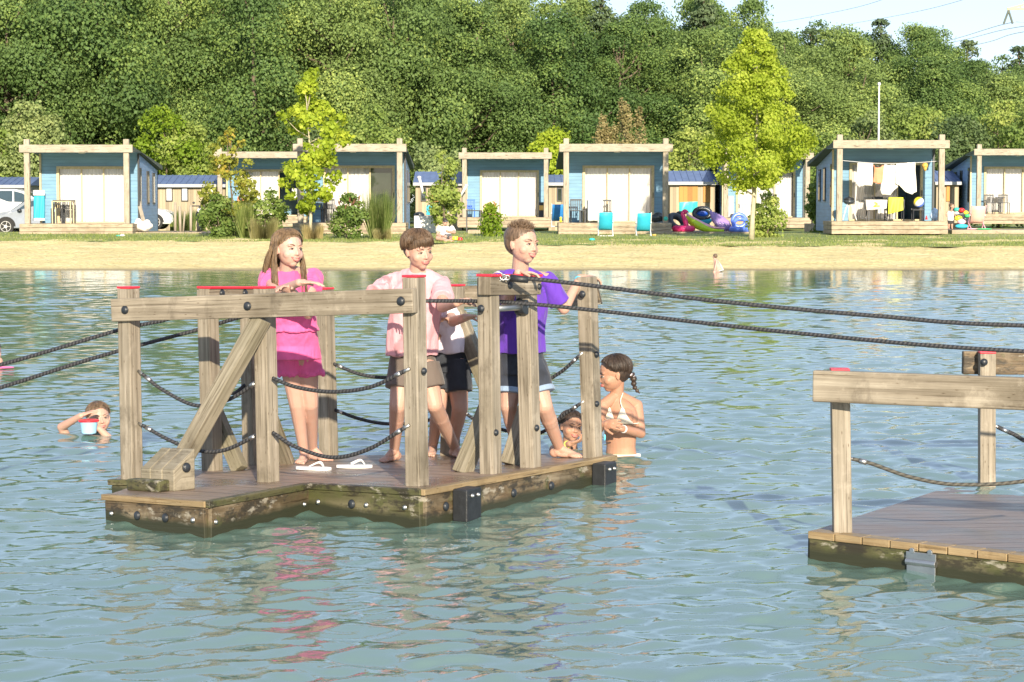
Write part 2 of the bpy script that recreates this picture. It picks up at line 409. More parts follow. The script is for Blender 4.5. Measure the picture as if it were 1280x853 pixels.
# ------------------------------------------------------------------ land
def grid(name, xs, ys, zf, mat, kind='structure', smooth=True):
    X, Y = np.meshgrid(xs, ys); nx, ny = len(xs), len(ys)
    Z = zf(X, Y); return gridmesh(name, X, Y, Z, mat, kind, smooth)
def gridmesh(name, X, Y, Z, mat, kind='structure', smooth=True):
    ny, nx = X.shape
    me = bpy.data.meshes.new(name); me.vertices.add(nx * ny)
    me.vertices.foreach_set('co', np.stack([X, Y, Z], -1).astype(np.float32).ravel())
    i = np.arange(ny - 1)[:, None] * nx + np.arange(nx - 1)[None]
    q = np.stack([i, i + 1, i + nx + 1, i + nx], -1).reshape(-1)
    me.loops.add(len(q)); me.loops.foreach_set('vertex_index', q.astype(np.int32))
    npoly = len(q) // 4; me.polygons.add(npoly)
    me.polygons.foreach_set('loop_start', np.arange(npoly, dtype=np.int32) * 4)
    me.polygons.foreach_set('use_smooth', np.full(npoly, smooth))
    me.update(calc_edges=True); me.materials.append(MATS[mat])
    o = bpy.data.objects.new(name, me); col.objects.link(o)
    if kind: o['kind'] = kind
    return o
gzv = np.vectorize(gz)
def fbm(X, Y, k, seed=0, n=28):
    r = np.random.default_rng(seed); o = np.zeros_like(X, dtype=float)
    for _ in range(n):
        a = r.uniform(0, 2 * math.pi); f = k * r.uniform(.5, 2.2); o += np.sin((X * math.cos(a) + Y * math.sin(a)) * f + r.uniform(0, 6.28)) / math.sqrt(n) * (k / f)
    return o

m, nt, b = newmat('sand')
n1 = noise_(nt, 1.4, 6, 'Object', (.5, 1.4, 1)); n2 = noise_(nt, 9, 6)
c = ramp(nt, n1, [(.3, (.70, .56, .25)), (.5, (.84, .70, .33)), (.7, (.93, .80, .43))])
c = mixc(nt, .85, c, ramp(nt, n2, [(.35, (.68, .66, .62)), (.6, (1, 1, 1))]), 'MULTIPLY')
# wet band by the waterline
tc = N(nt, 'ShaderNodeTexCoord'); sp = N(nt, 'ShaderNodeSeparateXYZ'); nt.links.new(tc.outputs['Object'], sp.inputs[0])
wet = ramp(nt, sp.outputs[2], [(.0, (1, 1, 1)), (.045, (0, 0, 0))])
c = mixc(nt, wet, c, (.27, .21, .11))
nt.links.new(c, b.inputs['Base Color']); b.inputs['Roughness'].default_value = .9; bump(nt, n2, b, 1, .12)
MATS['sand'] = m
m, nt, b = newmat('lawn_turf')
n1 = noise_(nt, .35, 5, 'Object', (.4, 1.2, 1)); n2 = noise_(nt, 12, 5)
c = ramp(nt, n1, [(.32, (.17, .24, .06)), (.5, (.27, .32, .09)), (.7, (.42, .40, .16))])
c = mixc(nt, .6, c, ramp(nt, n2, [(.3, (.6, .6, .6)), (.7, (1, 1, 1))]), 'MULTIPLY')
nt.links.new(c, b.inputs['Base Color']); b.inputs['Roughness'].default_value = .9; bump(nt, n2, b, .8, .05); MATS['lawn_turf'] = m
M('lake_mud', (.12, .13, .07), .9, .3, 2); M('road_asphalt', (.09, .09, .09), .9, .2, 3)

xs = np.concatenate([np.linspace(-300, -40, 30), np.linspace(-39.5, 39.5, 320), np.linspace(40, 300, 30)])
beach = grid('beach', xs, np.linspace(45, 73, 170), lambda X, Y: gzv(X, Y) + .026 * fbm(X, Y, 2.2, 3) * np.clip((Y - 50.5) / 3, 0, 1) + .016 * fbm(X, Y, 8, 4) * np.clip((Y - 50.5) / 2, 0, 1) - .02 * (Y > 70), 'sand')
# the lawn's near edge wanders; left of the middle the sand reaches further back
X, T = np.meshgrid(xs, np.linspace(0, 1, 120))
edge = 64.0 + 4.6 / (1 + np.exp((X + 1) / 2.5)) + .5 * fbm(X, X * 0, 1.5, 5) + .18 * fbm(X, X * 0, 9, 6)
Yl = edge + T ** 2 * (520 - edge)
gridmesh('lawn', X, Yl, gzv(X, Yl) + .012 + np.where(T > .02, .0, -.02) + .01 * fbm(X, Yl, 1.5, 9) * (Yl < 100), 'lawn_turf')
grid('lake_bed', np.linspace(-300, 300, 20), np.linspace(-60, 47, 30), lambda X, Y: gzv(X, Y) - .05, 'lake_mud')

# ------------------------------------------------------------------ water
m, nt, b = newmat('lake_water')
n = noise_(nt, 5.0, 5, 'Object', (1, 1.3, 1), .6)
big = noise_(nt, .25, 3)
nt.links.new(ramp(nt, big, [(.3, (.09, .165, .145)), (.7, (.115, .19, .15))]), b.inputs['Base Color'])
b.inputs['Roughness'].default_value = .035; b.inputs['IOR'].default_value = 2.7; b.inputs['Specular IOR Level'].default_value = .5
bump(nt, n, b, .06, .05); MATS['lake_water'] = m
ys = [-60, -30, -10, 0, 4, 6]; y = 6.9
while y < 51.6: ys.append(y); y += .0024 * y
ys = np.array(ys)
core = np.linspace(-1, 1, 360)
s = np.concatenate([[-60, -20, -8, -4, -2.5, -1.8, -1.4, -1.2, -1.1, -1.05], core, [1.05, 1.1, 1.2, 1.4, 1.8, 2.5, 4, 8, 20, 60]])
S, Yw = np.meshgrid(s, ys); Xw = S * (np.maximum(Yw, 6.5) * .262 + .15)
dxg = np.where(np.abs(S) <= 1.0001, .0024 * np.maximum(Yw, 6.5), 3.0); dyg = np.where(Yw > 6.5, .0024 * Yw, 20)
r = np.random.default_rng(11); Z = np.zeros_like(Xw); amp_mod = 1 + .35 * fbm(Xw, Yw, .35, 21)
for k in range(96):
    lam = math.exp(r.uniform(math.log(.10), math.log(.85))); kk = 2 * math.pi / lam
    a = r.normal(math.pi * .5 + .2, .62); slope = .0165 * (1.35 if .17 < lam < .42 else .9 if lam <= .17 else .5)
    fade = np.clip((lam / np.maximum(dxg, dyg) - 2.5) / 3, 0, 1)
    ph = kk * (Xw * math.cos(a) + Yw * math.sin(a)) + r.uniform(0, 6.28)
    ph = ph + .5 * np.sin(ph * .13 + r.uniform(0, 6)) 
    Z += fade * slope / kk * (np.sin(ph) + .22 * np.cos(2 * ph))
Z *= np.clip(amp_mod, .5, 1.7)
for cx, cy, A, lam in ((1.05, 14.1, .020, .42), (-2.95, 15.4, .014, .36), (.3, 14.6, .010, .33), (1.5, 14.6, .016, .5)):   # ripples round the bathers
    rr = np.sqrt((Xw - cx) ** 2 + (Yw - cy) ** 2); Z += A * np.sin(2 * math.pi * rr / lam) * np.exp(-rr / .75) * (np.abs(S) < 1.01)
Z *= np.clip((51.5 - Yw) / 3, .15, 1)
gridmesh('water', Xw, Yw, Z, 'lake_water')

# ------------------------------------------------------------------ tall grass etc. helper (numpy quads)
def quadmesh(name, P, U, Vv, var, mat, tri=False):
    """P base centres, U half-width vectors, Vv length vectors"""
    n = len(P)
    if tri: q = np.stack([P - U, P + U, P + Vv], 1); k = 3
    else: q = np.stack([P - Vv * .5, P + U, P + Vv * .5, P - U], 1); k = 4
    me = bpy.data.meshes.new(name); me.vertices.add(n * k); me.vertices.foreach_set('co', q.astype(np.float32).ravel())
    me.loops.add(n * k); me.loops.foreach_set('vertex_index', np.arange(n * k, dtype=np.int32))
    me.polygons.add(n); me.polygons.foreach_set('loop_start', np.arange(n, dtype=np.int32) * k)
    me.update(calc_edges=True); a = me.attributes.new('leafvar', 'FLOAT', 'FACE'); a.data.foreach_set('value', var.astype(np.float32))
    me.materials.append(MATS[mat]); return me
def blades(name, pts, h, wd, lean, mat, seed=0):
    g = np.random.default_rng(seed); n = len(pts); a = g.uniform(0, 2 * np.pi, n)
    hh = h * g.uniform(.5, 1.15, n)
    U = np.stack([np.cos(a), np.sin(a), a * 0], 1) * wd
    b_ = g.uniform(0, 2 * np.pi, n); ln = np.abs(g.normal(0, lean, n))
    Vv = np.stack([np.cos(b_) * ln * hh, np.sin(b_) * ln * hh, hh], 1)
    return quadmesh(name, pts, U, Vv, g.random(n), mat, True)
g = np.random.default_rng(5); n = 26000
px = g.uniform(-19, 19, n); ed = 64 + 4.6 / (1 + np.exp((px + 1) / 2.5)); py = ed + np.abs(g.normal(0, 1, n)) * 6 - .5
pz = gzv(px, py) + .01
o = bpy.data.objects.new('grass', blades('grass', np.stack([px, py, pz], 1), .075, .012, .5, 'grass_blades', 3)); col.objects.link(o)
tag(o, 'short mown grass growing over the strip between sand and cabins', 'grass', kind='stuff')
# ------------------------------------------------------------------ the first raft
def rope_pts(anchors, n=18):      # catmull-rom through world points
    P = [V(a) for a in anchors]; P = [2 * P[0] - P[1]] + P + [2 * P[-1] - P[-2]]; out = []
    for i in range(1, len(P) - 2):
        for k in range(n):
            t = k / n; a, b, c, d = P[i - 1:i + 3]
            out.append(.5 * ((2 * b) + (c - a) * t + (2 * a - 5 * b + 4 * c - d) * t * t + (3 * b - a - 3 * c + d) * t ** 3))
    out.append(P[-2]); return out
ANG = R(-33); UDIR = V((math.cos(ANG), math.sin(ANG), 0)); VDIR = V((-math.sin(ANG), math.cos(ANG), 0))
raft = empty('wooden_raft', D(385, 605), 'near wooden pull raft with high post railings carrying the children in pink and purple', 'raft', 'wooden pull rafts on the lake')
def bolt(parent, p, nrm, r=.021, mat='black_metal'):
    p = V(p); nrm = V(nrm).normalized()
    mb = MB(); mb.cyl(p, p + nrm * .006, r * 1.1, r * 1.05, 14); 
    q = nrm.to_track_quat('Z', 'Y').to_matrix(); mb.ell(p + nrm * .005, r, r, .012, q, 14, 6)
    mb.build('bolt', mat, parent, smooth=True)
def deck_poly(px): return [D(*p) for p in px]
main = deck_poly([(140, 600.5), (385, 605), (528, 613), (767, 570), (742, 566.5), (420, 569.5), (241, 587.5), (150, 594.5)])
arm = deck_poly([(133, 619), (259, 628), (385, 605.0), (186, 601.4)])
mb = MB(); mb.prism(main, dz=.035); dk = mb.build('deck', 'raft_deck_wet', raft, bevel=.003)
mb = MB(); mb.prism(arm, dz=.035); mb.build('deck', 'raft_deck_wet', raft, bevel=.003)
mb = MB()
ctr = sum(main, V()) / len(main)
mb.prism([ctr + (p - ctr) * .965 - V((0, 0, .036)) for p in main], zb=-.16); ctr = sum(arm, V()) / 4
mb.prism([ctr + (p - ctr) * .94 - V((0, 0, .036)) for p in arm], zb=-.16); mb.build('float_body', 'black_rubber', raft)
def board(pa, pb, drop=.03, h=.16, t=.035, mat='fascia_wood', name='side_board', out=.0, ea=0, eb=0):
    a = V(pa); b = V(pb); d = (b - a).normalized(); n_ = d.cross(V((0, 0, 1))).normalized()
    a = a + d * ea; b = b + d * eb
    mb = MB(); off = V((0, 0, -drop - h / 2)) + n_ * (out - t / 2 + .0)
    mb.beam(a + off, b + off, t, h, n_); return mb.build(name, mat, raft if mat != 'x' else None, bevel=.004), n_
A_, B_, I_, C_, D_ = D(133, 619), D(259, 628), D(385, 605), D(528, 613), D(767, 570)
for pa, pb, mt in ((A_, B_, 'fascia_wood'), (B_, I_, 'fascia_wood'), (I_, C_, 'mossy_wood'), (C_, D_, 'fascia_wood'), (D(140, 600.5), D(186, 601.2), 'mossy_wood')):
    board(pa, pb, mat=mt, out=.016, ea=.012, eb=-.006, h=.20, drop=.028)
    board(pa, pb, drop=-.006, h=.032, t=.05, mat='edge_wood' if mt != 'mossy_wood' and pa is not B_ else 'mossy_wood', name='deck_edge', out=.024, ea=-.015, eb=.005)
dn = [(b - a).cross(V((0, 0, 1))).normalized() for a, b in ((A_, B_), (B_, I_), (I_, C_), (C_, D_))]
def on_edge(pa, pb, t, dz, k): return V(pa) + (V(pb) - V(pa)) * t - V((0, 0, dz)) + dn[k] * .019
for t, rr, mt in ((.09, .011, 'steel'), (.35, .021, 'black_metal'), (.63, .021, 'black_metal'), (.9, .012, 'steel')): bolt(raft, on_edge(A_, B_, t, .09, 0), dn[0], rr, mt)
for t, rr, mt in ((.04, .011, 'steel'), (.92, .011, 'steel')): bolt(raft, on_edge(B_, I_, t, .10, 1), dn[1], rr, mt)
for t, rr, mt in ((.12, .013, 'steel'), (.42, .022, 'black_metal'), (.55, .012, 'steel'), (.88, .012, 'steel')): bolt(raft, on_edge(I_, C_, t, .09, 2), dn[2], rr, mt)
for t in (.09, .42, .62): bolt(raft, on_edge(C_, D_, t, .10, 3), dn[3], .022)
for t in (.155, .885):                                  # rubber bumpers
    p = on_edge(C_, D_, t, .10, 3) + dn[3] * .045
    d_ = (D_ - C_).normalized(); mb = MB(); mb.beam(p - V((0, 0, .085)), p + V((0, 0, .085)), .15, .09, d_)
    o = mb.build('rubber_bumper', 'black_rubber', raft, bevel=.008)
    for q in (-.03, .03): bolt(o, p + V((0, 0, .05)) + d_ * q + dn[3] * .045, dn[3], .010, 'steel')

PW = .090
def post(bx, by, tx, ty, cap=True, w=PW, parent=None, ang=None, name='post', mat='post_wood', Df=None, red=.0):
    p0 = (Df or D)(bx, by); p0 = p0 - V((0, 0, .02)); p1 = W(tx, ty, p0.y + .01)
    u = UDIR if ang is None else V((math.cos(ang), math.sin(ang), 0))
    mb = MB(); mb.beam(p0, p1, w, w, u); o = mb.build(name, mat, parent or raft, bevel=.006)
    if cap:
        mb = MB(); mb.beam(p1 + V((0, 0, .001)), p1 + V((0, 0, .013)), w * 1.02, w * 1.02, u); mb.build('post_cap', 'cap_red', o, bevel=.003)
    return o, p0, p1
POSTS = {}
for k, a in {'1': (165, 600, 160.5, 361), '2': (335.5, 602, 330, 361), '3': (521.5, 607, 517.5, 347), '4': (265.5, 588, 259, 362, False), '5': (316, 581, 312, 362, False),
             '6': (411, 570, 405, 362), '7': (562, 569, 569, 358), '8': (613.5, 592, 610, 347, False), '9': (663.5, 584, 657.5, 347, False), '10': (741, 572, 733.5, 346, False)}.items():
    POSTS[k] = post(*a)
def rail(pa, pb, h=.135, t=.055, mat='rail_wood', name='rail_beam', side=None, bev=.006):
    a, b = V(pa), V(pb); d = (b - a).normalized(); sd_ = V(side) if side is not None else d.cross(V((0, 0, 1))).normalized()
    mb = MB(); mb.beam(a, b, t, h, sd_); return mb.build(name, mat, raft, bevel=bev), sd_
# front beam fixed to the camera side of posts 1-3
fr = (POSTS['3'][1] - POSTS['1'][1]); fr.z = 0; fr.normalize(); fn = fr.cross(V((0, 0, 1))).normalized()
yA = POSTS['1'][1].y; yC = POSTS['3'][1].y
off = .077
bA = W(142, 388, yA - off + .07); bC = W(519, 376, yC - off)
o, _ = rail(bA, bC, h=.127, t=.05)
for t, in ((.052,), (.475,)): bolt(o, bA + (bC - bA) * t + fn * .026, fn, .022)
bolt(o, bA + (bC - bA) * .965 + fn * .026, fn, .022)
# portal beams
def portal(a, b, ext0, ext1, red=True, off=.0):
    p, q = POSTS[a][2], POSTS[b][2]; d = (q - p).normalized(); n_ = d.cross(V((0, 0, 1))).normalized()
    if n_.y > 0: n_ = -n_
    p = p - d * ext0; q = q + d * ext1; o, sd_ = rail(p - V((0, 0, .046)) + n_ * off, q - V((0, 0, .046)) + n_ * off, h=.10, t=.08)
    if red:
        mb = MB(); mb.beam(p + V((0, 0, .012)) + n_ * off, q + V((0, 0, .012)) + n_ * off, .10, .014, sd_); mb.build('post_cap', 'cap_red', o, bevel=.003)
    return o, p, q, n_
pl = portal('4', '5', .06, .02, off=.02)
for t in (.25, .7): bolt(pl[0], pl[1].lerp(pl[2], t) - V((0, 0, .02)) + pl[3] * .059, pl[3], .02)
pr = portal('8', '9', .075, .07, off=.02)
for px_, py_, k in ((628 - 11, 352, '8'), (664, 352, '9')):
    pass
bolt(pr[0], pr[1].lerp(pr[2], .37) - V((0, 0, .04)) + pr[3] * .059, pr[3], .021); bolt(pr[0], pr[1].lerp(pr[2], .95) - V((0, 0, .05)) + pr[3] * .059, pr[3], .017)
# far rail beam from post 7 to post 10 and behind the girl
rail(W(560, 371, 13.35), W(741, 369, 12.98), h=.13, t=.05); rail(W(741, 369, 12.98), W(749.5, 367, 12.97), h=.13, t=.05, mat='fascia_wood')
# braces
def brace(pa, pb, w=.08, h=.08, mat='brace_wood', side=None, name='brace', parent=None):
    mb = MB(); mb.beam(pa, pb, w, h, side or UDIR); return mb.build(name, mat, parent or raft, bevel=.006)
foot = D(207, 601)
b0 = D(214, 607) + V((0, 0, .03)); brace(b0, W(327, 398, POSTS['2'][1].y - .075), .085, .085)
brace(D(300, 588), W(262, 500, 12.75), .085, .065); brace(D(359, 580), W(333, 510, 12.6), .08, .065)
brace(D(577, 590) - V((0, 0, .01)), W(612, 506, 12.0), .095, .075); brace(D(637, 581), W(664, 498, 12.4), .095, .075)
brace(W(573, 392, 13.2), W(612, 492, 12.95), .085, .075)
# foot block of the big brace
mb = MB(); fc = D(207, 612); 
ux = (B_ - A_).normalized(); vx = V((-ux.y, ux.x, 0))
def loc(u, v, z): return fc + ux * u + vx * v + V((0, 0, z))
for u0, u1 in ((-.135, -.052), (-.048, .048), (.052, .15)):
    lo = [loc(u0, -.06, 0), loc(u1, -.06, 0), loc(u1, .08, 0), loc(u0, .08, 0)]
    i = len(mb.v); zz = (.115, .115, .215, .215)
    mb.v += lo + [p + V((0, 0, z)) for p, z in zip(lo, zz)]
    for q in ((3, 2, 1, 0), (4, 5, 6, 7), (0, 1, 5, 4), (1, 2, 6, 5), (2, 3, 7, 6), (3, 0, 4, 7)): mb.face([i + k for k in q], [(0, 0), (.1, 0), (.1, .15), (0, .15)])
fb = mb.build('foot_block', 'brace_wood', raft, bevel=.006)
mb = MB(); mb.beam(loc(-.16, -.10, .032), loc(.12, -.10, .032), .075, .062, vx); mb.build('wedge', 'mossy_wood', fb, bevel=.01)
bolt(fb, loc(.152, .02, .12), ux, .024)
# bolts on posts
for bx, by, Y in ((520 + 11, 464, POSTS['3'][1].y), (621, 446 + 95, POSTS['8'][1].y), (672, 541 - 6, POSTS['9'][1].y), (747, 443, POSTS['10'][1].y), (747, 505, POSTS['10'][1].y)):
    p = W(bx, by, Y - .075); n_ = VDIR * -1; n_ = V((math.cos(R(57)), -math.sin(R(57)) * 1, 0)); n_ = V((.545, -.839, 0)) if False else -VDIR
    # right-hand face of the post looks along +UDIR
    bolt(raft, W(bx - 1.5, by, Y - .034), UDIR, .017)
bolt(raft, W(601.5, 386, POSTS['8'][1].y - .058), -VDIR, .020); bolt(raft, W(728, 368, POSTS['10'][1].y - .058), -VDIR, .02)
# steel hand bar and pulley between the portal posts
mb = MB(); mb.cyl(W(612, 386, 11.82), W(660, 383.5, 12.06), .019, n=16); hb = mb.build('hand_bar', 'steel', raft, smooth=True)
mb = MB(); q = W(653, 384, 12.04); mb.cyl(q - UDIR * .02 - V((0, .0, 0)), q + UDIR * .03, .042, .042, 20); mb.cyl(q - UDIR * .028, q - UDIR * .02, .05, .05, 20); mb.build('rope_pulley', 'black_metal', raft, smooth=False, bevel=.004)
mb = MB(); mb.cyl(W(536, 377, 11.18), W(538, 377, 11.2), .02, n=12)
# rope rails
def rope_rail(pts, r=.0108, ends=(1, 1), mat='rope_black', parent=None):
    P = rope_pts(pts); mb = MB(); mb.tube(P, r, 8); o = mb.build('rope_rail', mat, parent or raft, smooth=True)
    for k, (e, nx) in enumerate(((P[0], P[2]), (P[-1], P[-3]))):
        if ends[k]:
            d = (V(nx) - V(e)).normalized(); mb = MB(); mb.cyl(V(e) - d * .035, V(e) + d * .03, .0085, n=10); mb.cyl(V(e) + d * .03, V(e) + d * .065, .0128, n=10, mi=0); mb.build('rope_end', 'steel', o, smooth=True)
    return o
y1, y2, y3 = POSTS['1'][1].y, POSTS['2'][1].y, POSTS['3'][1].y
y4, y5, y6, y7, y8, y9, y10 = [POSTS[k][1].y for k in ('4', '5', '6', '7', '8', '9', '10')]
def seq(lst, ya, yb): 
    x0, x1 = lst[0][0], lst[-1][0]
    return [W(x, y, ya + (yb - ya) * (x - x0) / (x1 - x0)) for x, y in lst]
rope_rail(seq([(178, 468), (204, 488), (245, 507), (285, 500), (324, 476)], y1 - .02, y2 + .03))
rope_rail(seq([(178, 532), (213, 551), (245, 563), (280, 563), (324, 543)], y1 - .02, y2 + .03))
rope_rail(seq([(341, 473), (370, 484), (415, 490), (463, 484), (506, 464)], y2 - .05, y3 - .02), ends=(0, 1))
rope_rail(seq([(341, 541), (370, 559), (415, 572), (460, 562), (506, 535)], y2 - .05, y3 - .02), ends=(0, 1))
rope_rail(seq([(417, 455), (450, 468), (485, 472), (530, 466), (562, 452)], y6, y7)); rope_rail(seq([(417, 512), (450, 524), (485, 530), (530, 527), (560, 514)], y6, y7))
rope_rail(seq([(575, 455), (600, 470), (640, 482), (672, 480), (700, 466), (724, 445)], y7, y10)); rope_rail(seq([(575, 512), (600, 528), (640, 540), (676, 541), (703, 520), (725, 505)], y7, y10))
rope_rail(seq([(270, 480), (290, 492), (308, 480)], y4, y5), ends=(0, 0))

# tow ropes (run on to the neighbouring rafts)
def tow(pts, label, eye=None, r=.0112):
    rt = MB(); P = rope_pts(pts, 24); rt.tube(P, r, 8); o = rt.build('tow_rope', 'rope_black', None, smooth=True)
    tag(o, label, 'rope', 'ropes for pulling the rafts'); return o
t1 = tow([W(637, 347.5, 11.75), W(700, 352.5, 11.7), W(900, 377, 11.4), W(1100, 395.5, 11.2), W(1290, 407.5, 11.0), W(1900, 418, 10.5)], 'upper black rope running right from the steel eye on the raft to the picture edge')
mb = MB(); mb.cyl(W(638, 347.6, 11.75), W(660, 350.2, 11.73), .021, .018, 14); mb.build('rope_sleeve', 'black_rubber', t1, smooth=True)
mb = MB(); e0 = W(628, 346.5, 11.74)
for k, (x, y, r_) in enumerate(((622, 346, .03), (629, 346.8, .017), (634, 347.3, .014))):
    c0 = W(x, y, 11.73); ring = [c0 + V((math.cos(t) * r_, (.3 if k % 2 else -.25) * math.sin(t) * r_, math.sin(t) * r_ * .85)) for t in np.linspace(0, 2 * math.pi, 17)]
    mb.tube(ring, .0042, 6, cap=False)
mb.cyl(e0 + V((-.05, .06, 0)), e0 + V((-.03, -.01, 0)), .007); mb.build('shackle', 'steel', t1, smooth=True)
t2 = tow([W(-900, 700, 9.4), W(-300, 575, 10.4), W(-10, 488, 11.55), W(120, 447, 12.1), W(245, 413, 12.6), W(330, 390, 12.4), W(440, 379, 11.9), W(520, 376.6, 11.5), W(600, 376.8, 11.78), W(655, 379.5, 12.0), W(760, 390, 11.9), W(1000, 417, 11.4), W(1290, 440, 10.9), W(1900, 462, 10.4)], 'lower black rope crossing the whole raft and held in the boys\' hands')
t3 = tow([W(-900, 640, 9.6), W(-300, 530, 10.6), W(-10, 459, 11.8), W(148, 413, 12.4), W(210, 399, 12.62), W(262, 378, 12.75)], 'black rope running left from the raft above the swimming boy')

# ------------------------------------------------------------------ second raft, at the right edge
raft2 = empty('wooden_raft', D2(1200, 660), 'empty wooden raft with low rails cut off by the right edge of the picture', 'raft', 'wooden pull rafts on the lake')
a_, b_, c_, d_, e_ = D2(1013.7, 664), D2(1290, 694), D2(1520, 722), D2(1560, 606), D2(1203, 603)
mb = MB(); mb.prism([a_, c_, d_, e_], dz=.035); mb.build('deck', 'second_deck_wet', raft2, bevel=.003)
mb = MB(); ct = (a_ + c_ + d_ + e_) / 4; mb.prism([ct + (p - ct) * .96 - V((0, 0, .037)) for p in (a_, c_, d_, e_)], dz=.12); mb.build('float_body', 'black_rubber', raft2)
def bd2(pa, pb, drop, h, t, mat, name, out):
    d = (pb - pa).normalized(); n_ = d.cross(V((0, 0, 1))).normalized(); mb = MB(); off = V((0, 0, -drop - h / 2)) + n_ * (out - t / 2)
    mb.beam(pa + off, pb + off, t, h, n_); return mb.build(name, mat, raft2, bevel=.004), n_
bo, n2 = bd2(a_, c_, .03, .145, .04, 'mossy_wood', 'side_board', .015); bd2(e_, a_, .03, .145, .04, 'mossy_wood', 'side_board', .015)
dd = (c_ - a_).normalized(); L = (c_ - a_).length; k = 0.0
while k < L: 
    mb = MB(); p = a_ + dd * k - n2 * .02; q = a_ + dd * min(k + .142, L) - n2 * .02; mb.beam(p + V((0, 0, -.014)), q - dd * .003 + V((0, 0, -.014)), .09, .034, n2); mb.build('deck_edge', 'edge_wood', raft2, bevel=.003); k += .145
U2 = V((math.cos(R(-24)), math.sin(R(-24)), 0))
_, q0, q1 = post(1053, 666, 1049.5, 464, True, .084, raft2, R(-3), Df=D2)
_, r0, r1 = post(1233.5, 609, 1233.5, 442, True, .090, raft2, R(-3), Df=D2)
mb = MB(); p = W(1017, 482.5, q0.y - .08); q = W(1620, 505, q0.y - .08 - .75); mb.beam(p, q, .05, .143, (0, 1, 0)); rb = mb.build('rail_beam', 'rail_wood', raft2, bevel=.007)
bolt(rb, W(1042, 480, q0.y - .11), (0, -1, 0), .013, 'steel')
mb = MB(); mb.beam(W(1203, 453.5, r0.y + .085), W(1600, 456, r0.y + .1), .05, .135, (0, 1, 0)); mb.build('rail_beam', 'fascia_wood', raft2, bevel=.007); bolt(raft2, W(1230, 453, r0.y - .055), (0, -1, 0), .02)
rope_rail([W(1066, 574, q0.y - .02), W(1090, 580, q0.y - .05), W(1140, 597, q0.y - .1), W(1200, 606, q0.y - .15), W(1290, 600, q0.y - .2), W(1400, 570, q0.y - .3)], .009, (1, 0), 'rope_grey', raft2)
rope_rail([W(1247, 534, r0.y), W(1265, 542, r0.y), W(1300, 556, r0.y), W(1400, 560, r0.y)], .0125, (1, 0), 'rope_black', raft2)
mb = MB(); h0 = a_ + dd * ((D2(1158, 680) - a_).length) + n2 * .028 - V((0, 0, .075))
mb.beam(h0 - dd * .075 + V((0, 0, .02)), h0 + dd * .075 + V((0, 0, .02)), .012, .04, n2); mb.cyl(h0 - dd * .075 - V((0, 0, .005)), h0 + dd * .075 - V((0, 0, .005)), .016, n=14); mb.beam(h0 - dd * .072 - V((0, 0, .05)), h0 + dd * .072 - V((0, 0, .05)), .008, .06, n2)
for q_ in (-.045, .045): mb.cyl(h0 + dd * q_ + V((0, 0, .045)) - n2 * .01, h0 + dd * q_ + V((0, 0, .045)) + n2 * .008, .013, n=10)
mb.build('hinge', 'steel', raft2, bevel=.002)
# flip-flops on the deck
def flipflop(px_, py_, ang, label):
    c0 = D(px_, py_) + V((0, 0, .012)); u = V((math.cos(ang), math.sin(ang), -.01)); v = V((-math.sin(ang), math.cos(ang), 0))
    e = empty('flip_flop', c0, label, 'flip-flop', 'white flip-flops on the deck')
    mb = MB(); n_ = 24; pr_ = []
    for k in range(n_):
        t = 2 * math.pi * k / n_; x = math.cos(t) * .105; wd = .038 * (1 + .18 * math.cos(t)) * (1 - .15 * math.sin(2 * t + 1) ** 2); pr_.append(c0 + u * x + v * (math.sin(t) * wd) + V((0, 0, .008)))
    mb.prism(pr_, dz=.018); mb.build('sole', 'shell_white', e, bevel=.003)
    for sgn in (-1, 1):
        mb = MB(); mb.tube(rope_pts([c0 + u * .06 + V((0, 0, .01)), c0 + u * .035 + v * .02 * sgn + V((0, 0, .035)), c0 + v * .034 * sgn - u * .02 + V((0, 0, .012))], 6), .005, 6); mb.build('strap', 'shell_white', e, smooth=True)
flipflop(392, 588, R(-8), 'white flip-flop nearest the girl in pink'); flipflop(443, 585.5, R(6), 'white flip-flop lying beside the boy in the light pink shirt')
# ------------------------------------------------------------------ people
def skinmat(name, c):
    m, nt, b = newmat(name)
    n = noise_(nt, 14, 4); n2 = noise_(nt, 3, 2)
    cc = mixc(nt, ramp(nt, n, [(.35, (0, 0, 0)), (.7, (.5, .5, .5))]), c, tuple(x * y for x, y in zip(c, (1.02, .82, .74))))
    cc = mixc(nt, ramp(nt, n2, [(.4, (0, 0, 0)), (.7, (.4,) * 3)]), cc, tuple(min(1, x * 1.1) for x in c))
    nt.links.new(cc, b.inputs['Base Color']); b.inputs['Roughness'].default_value = .5; b.inputs['Specular IOR Level'].default_value = .35
    b.inputs['Subsurface Weight'].default_value = .12; b.inputs['Subsurface Radius'].default_value = (1, .35, .18); b.inputs['Subsurface Scale'].default_value = .01
    bump(nt, noise_(nt, 90, 3), b, .12, .002); MATS[name] = m
skinmat('skin_fair', (.50, .32, .26)); skinmat('skin_warm', (.46, .29, .225)); skinmat('skin_tan', (.38, .215, .145))
M('lips', (.55, .16, .15), .4); M('teeth', (.82, .80, .74), .3); M('eye_white', (.36, .33, .31), .25); M('iris', (.05, .04, .03), .2)
def hairmat(name, c0, c1):
    m, nt, b = newmat(name); n = noise_(nt, 1, 5, 'Object', (90, 90, 14), .6)
    nt.links.new(ramp(nt, n, [(.3, c0), (.7, c1)]), b.inputs['Base Color']); b.inputs['Roughness'].default_value = .42; b.inputs['Specular IOR Level'].default_value = .4; bump(nt, n, b, .6, .004); MATS[name] = m
hairmat('hair_lightbrown', (.045, .028, .016), (.24, .155, .085)); hairmat('hair_brown', (.035, .022, .013), (.16, .10, .06)); hairmat('hair_short', (.05, .033, .02), (.19, .125, .08)); hairmat('hair_wet', (.018, .012, .010), (.06, .04, .028))
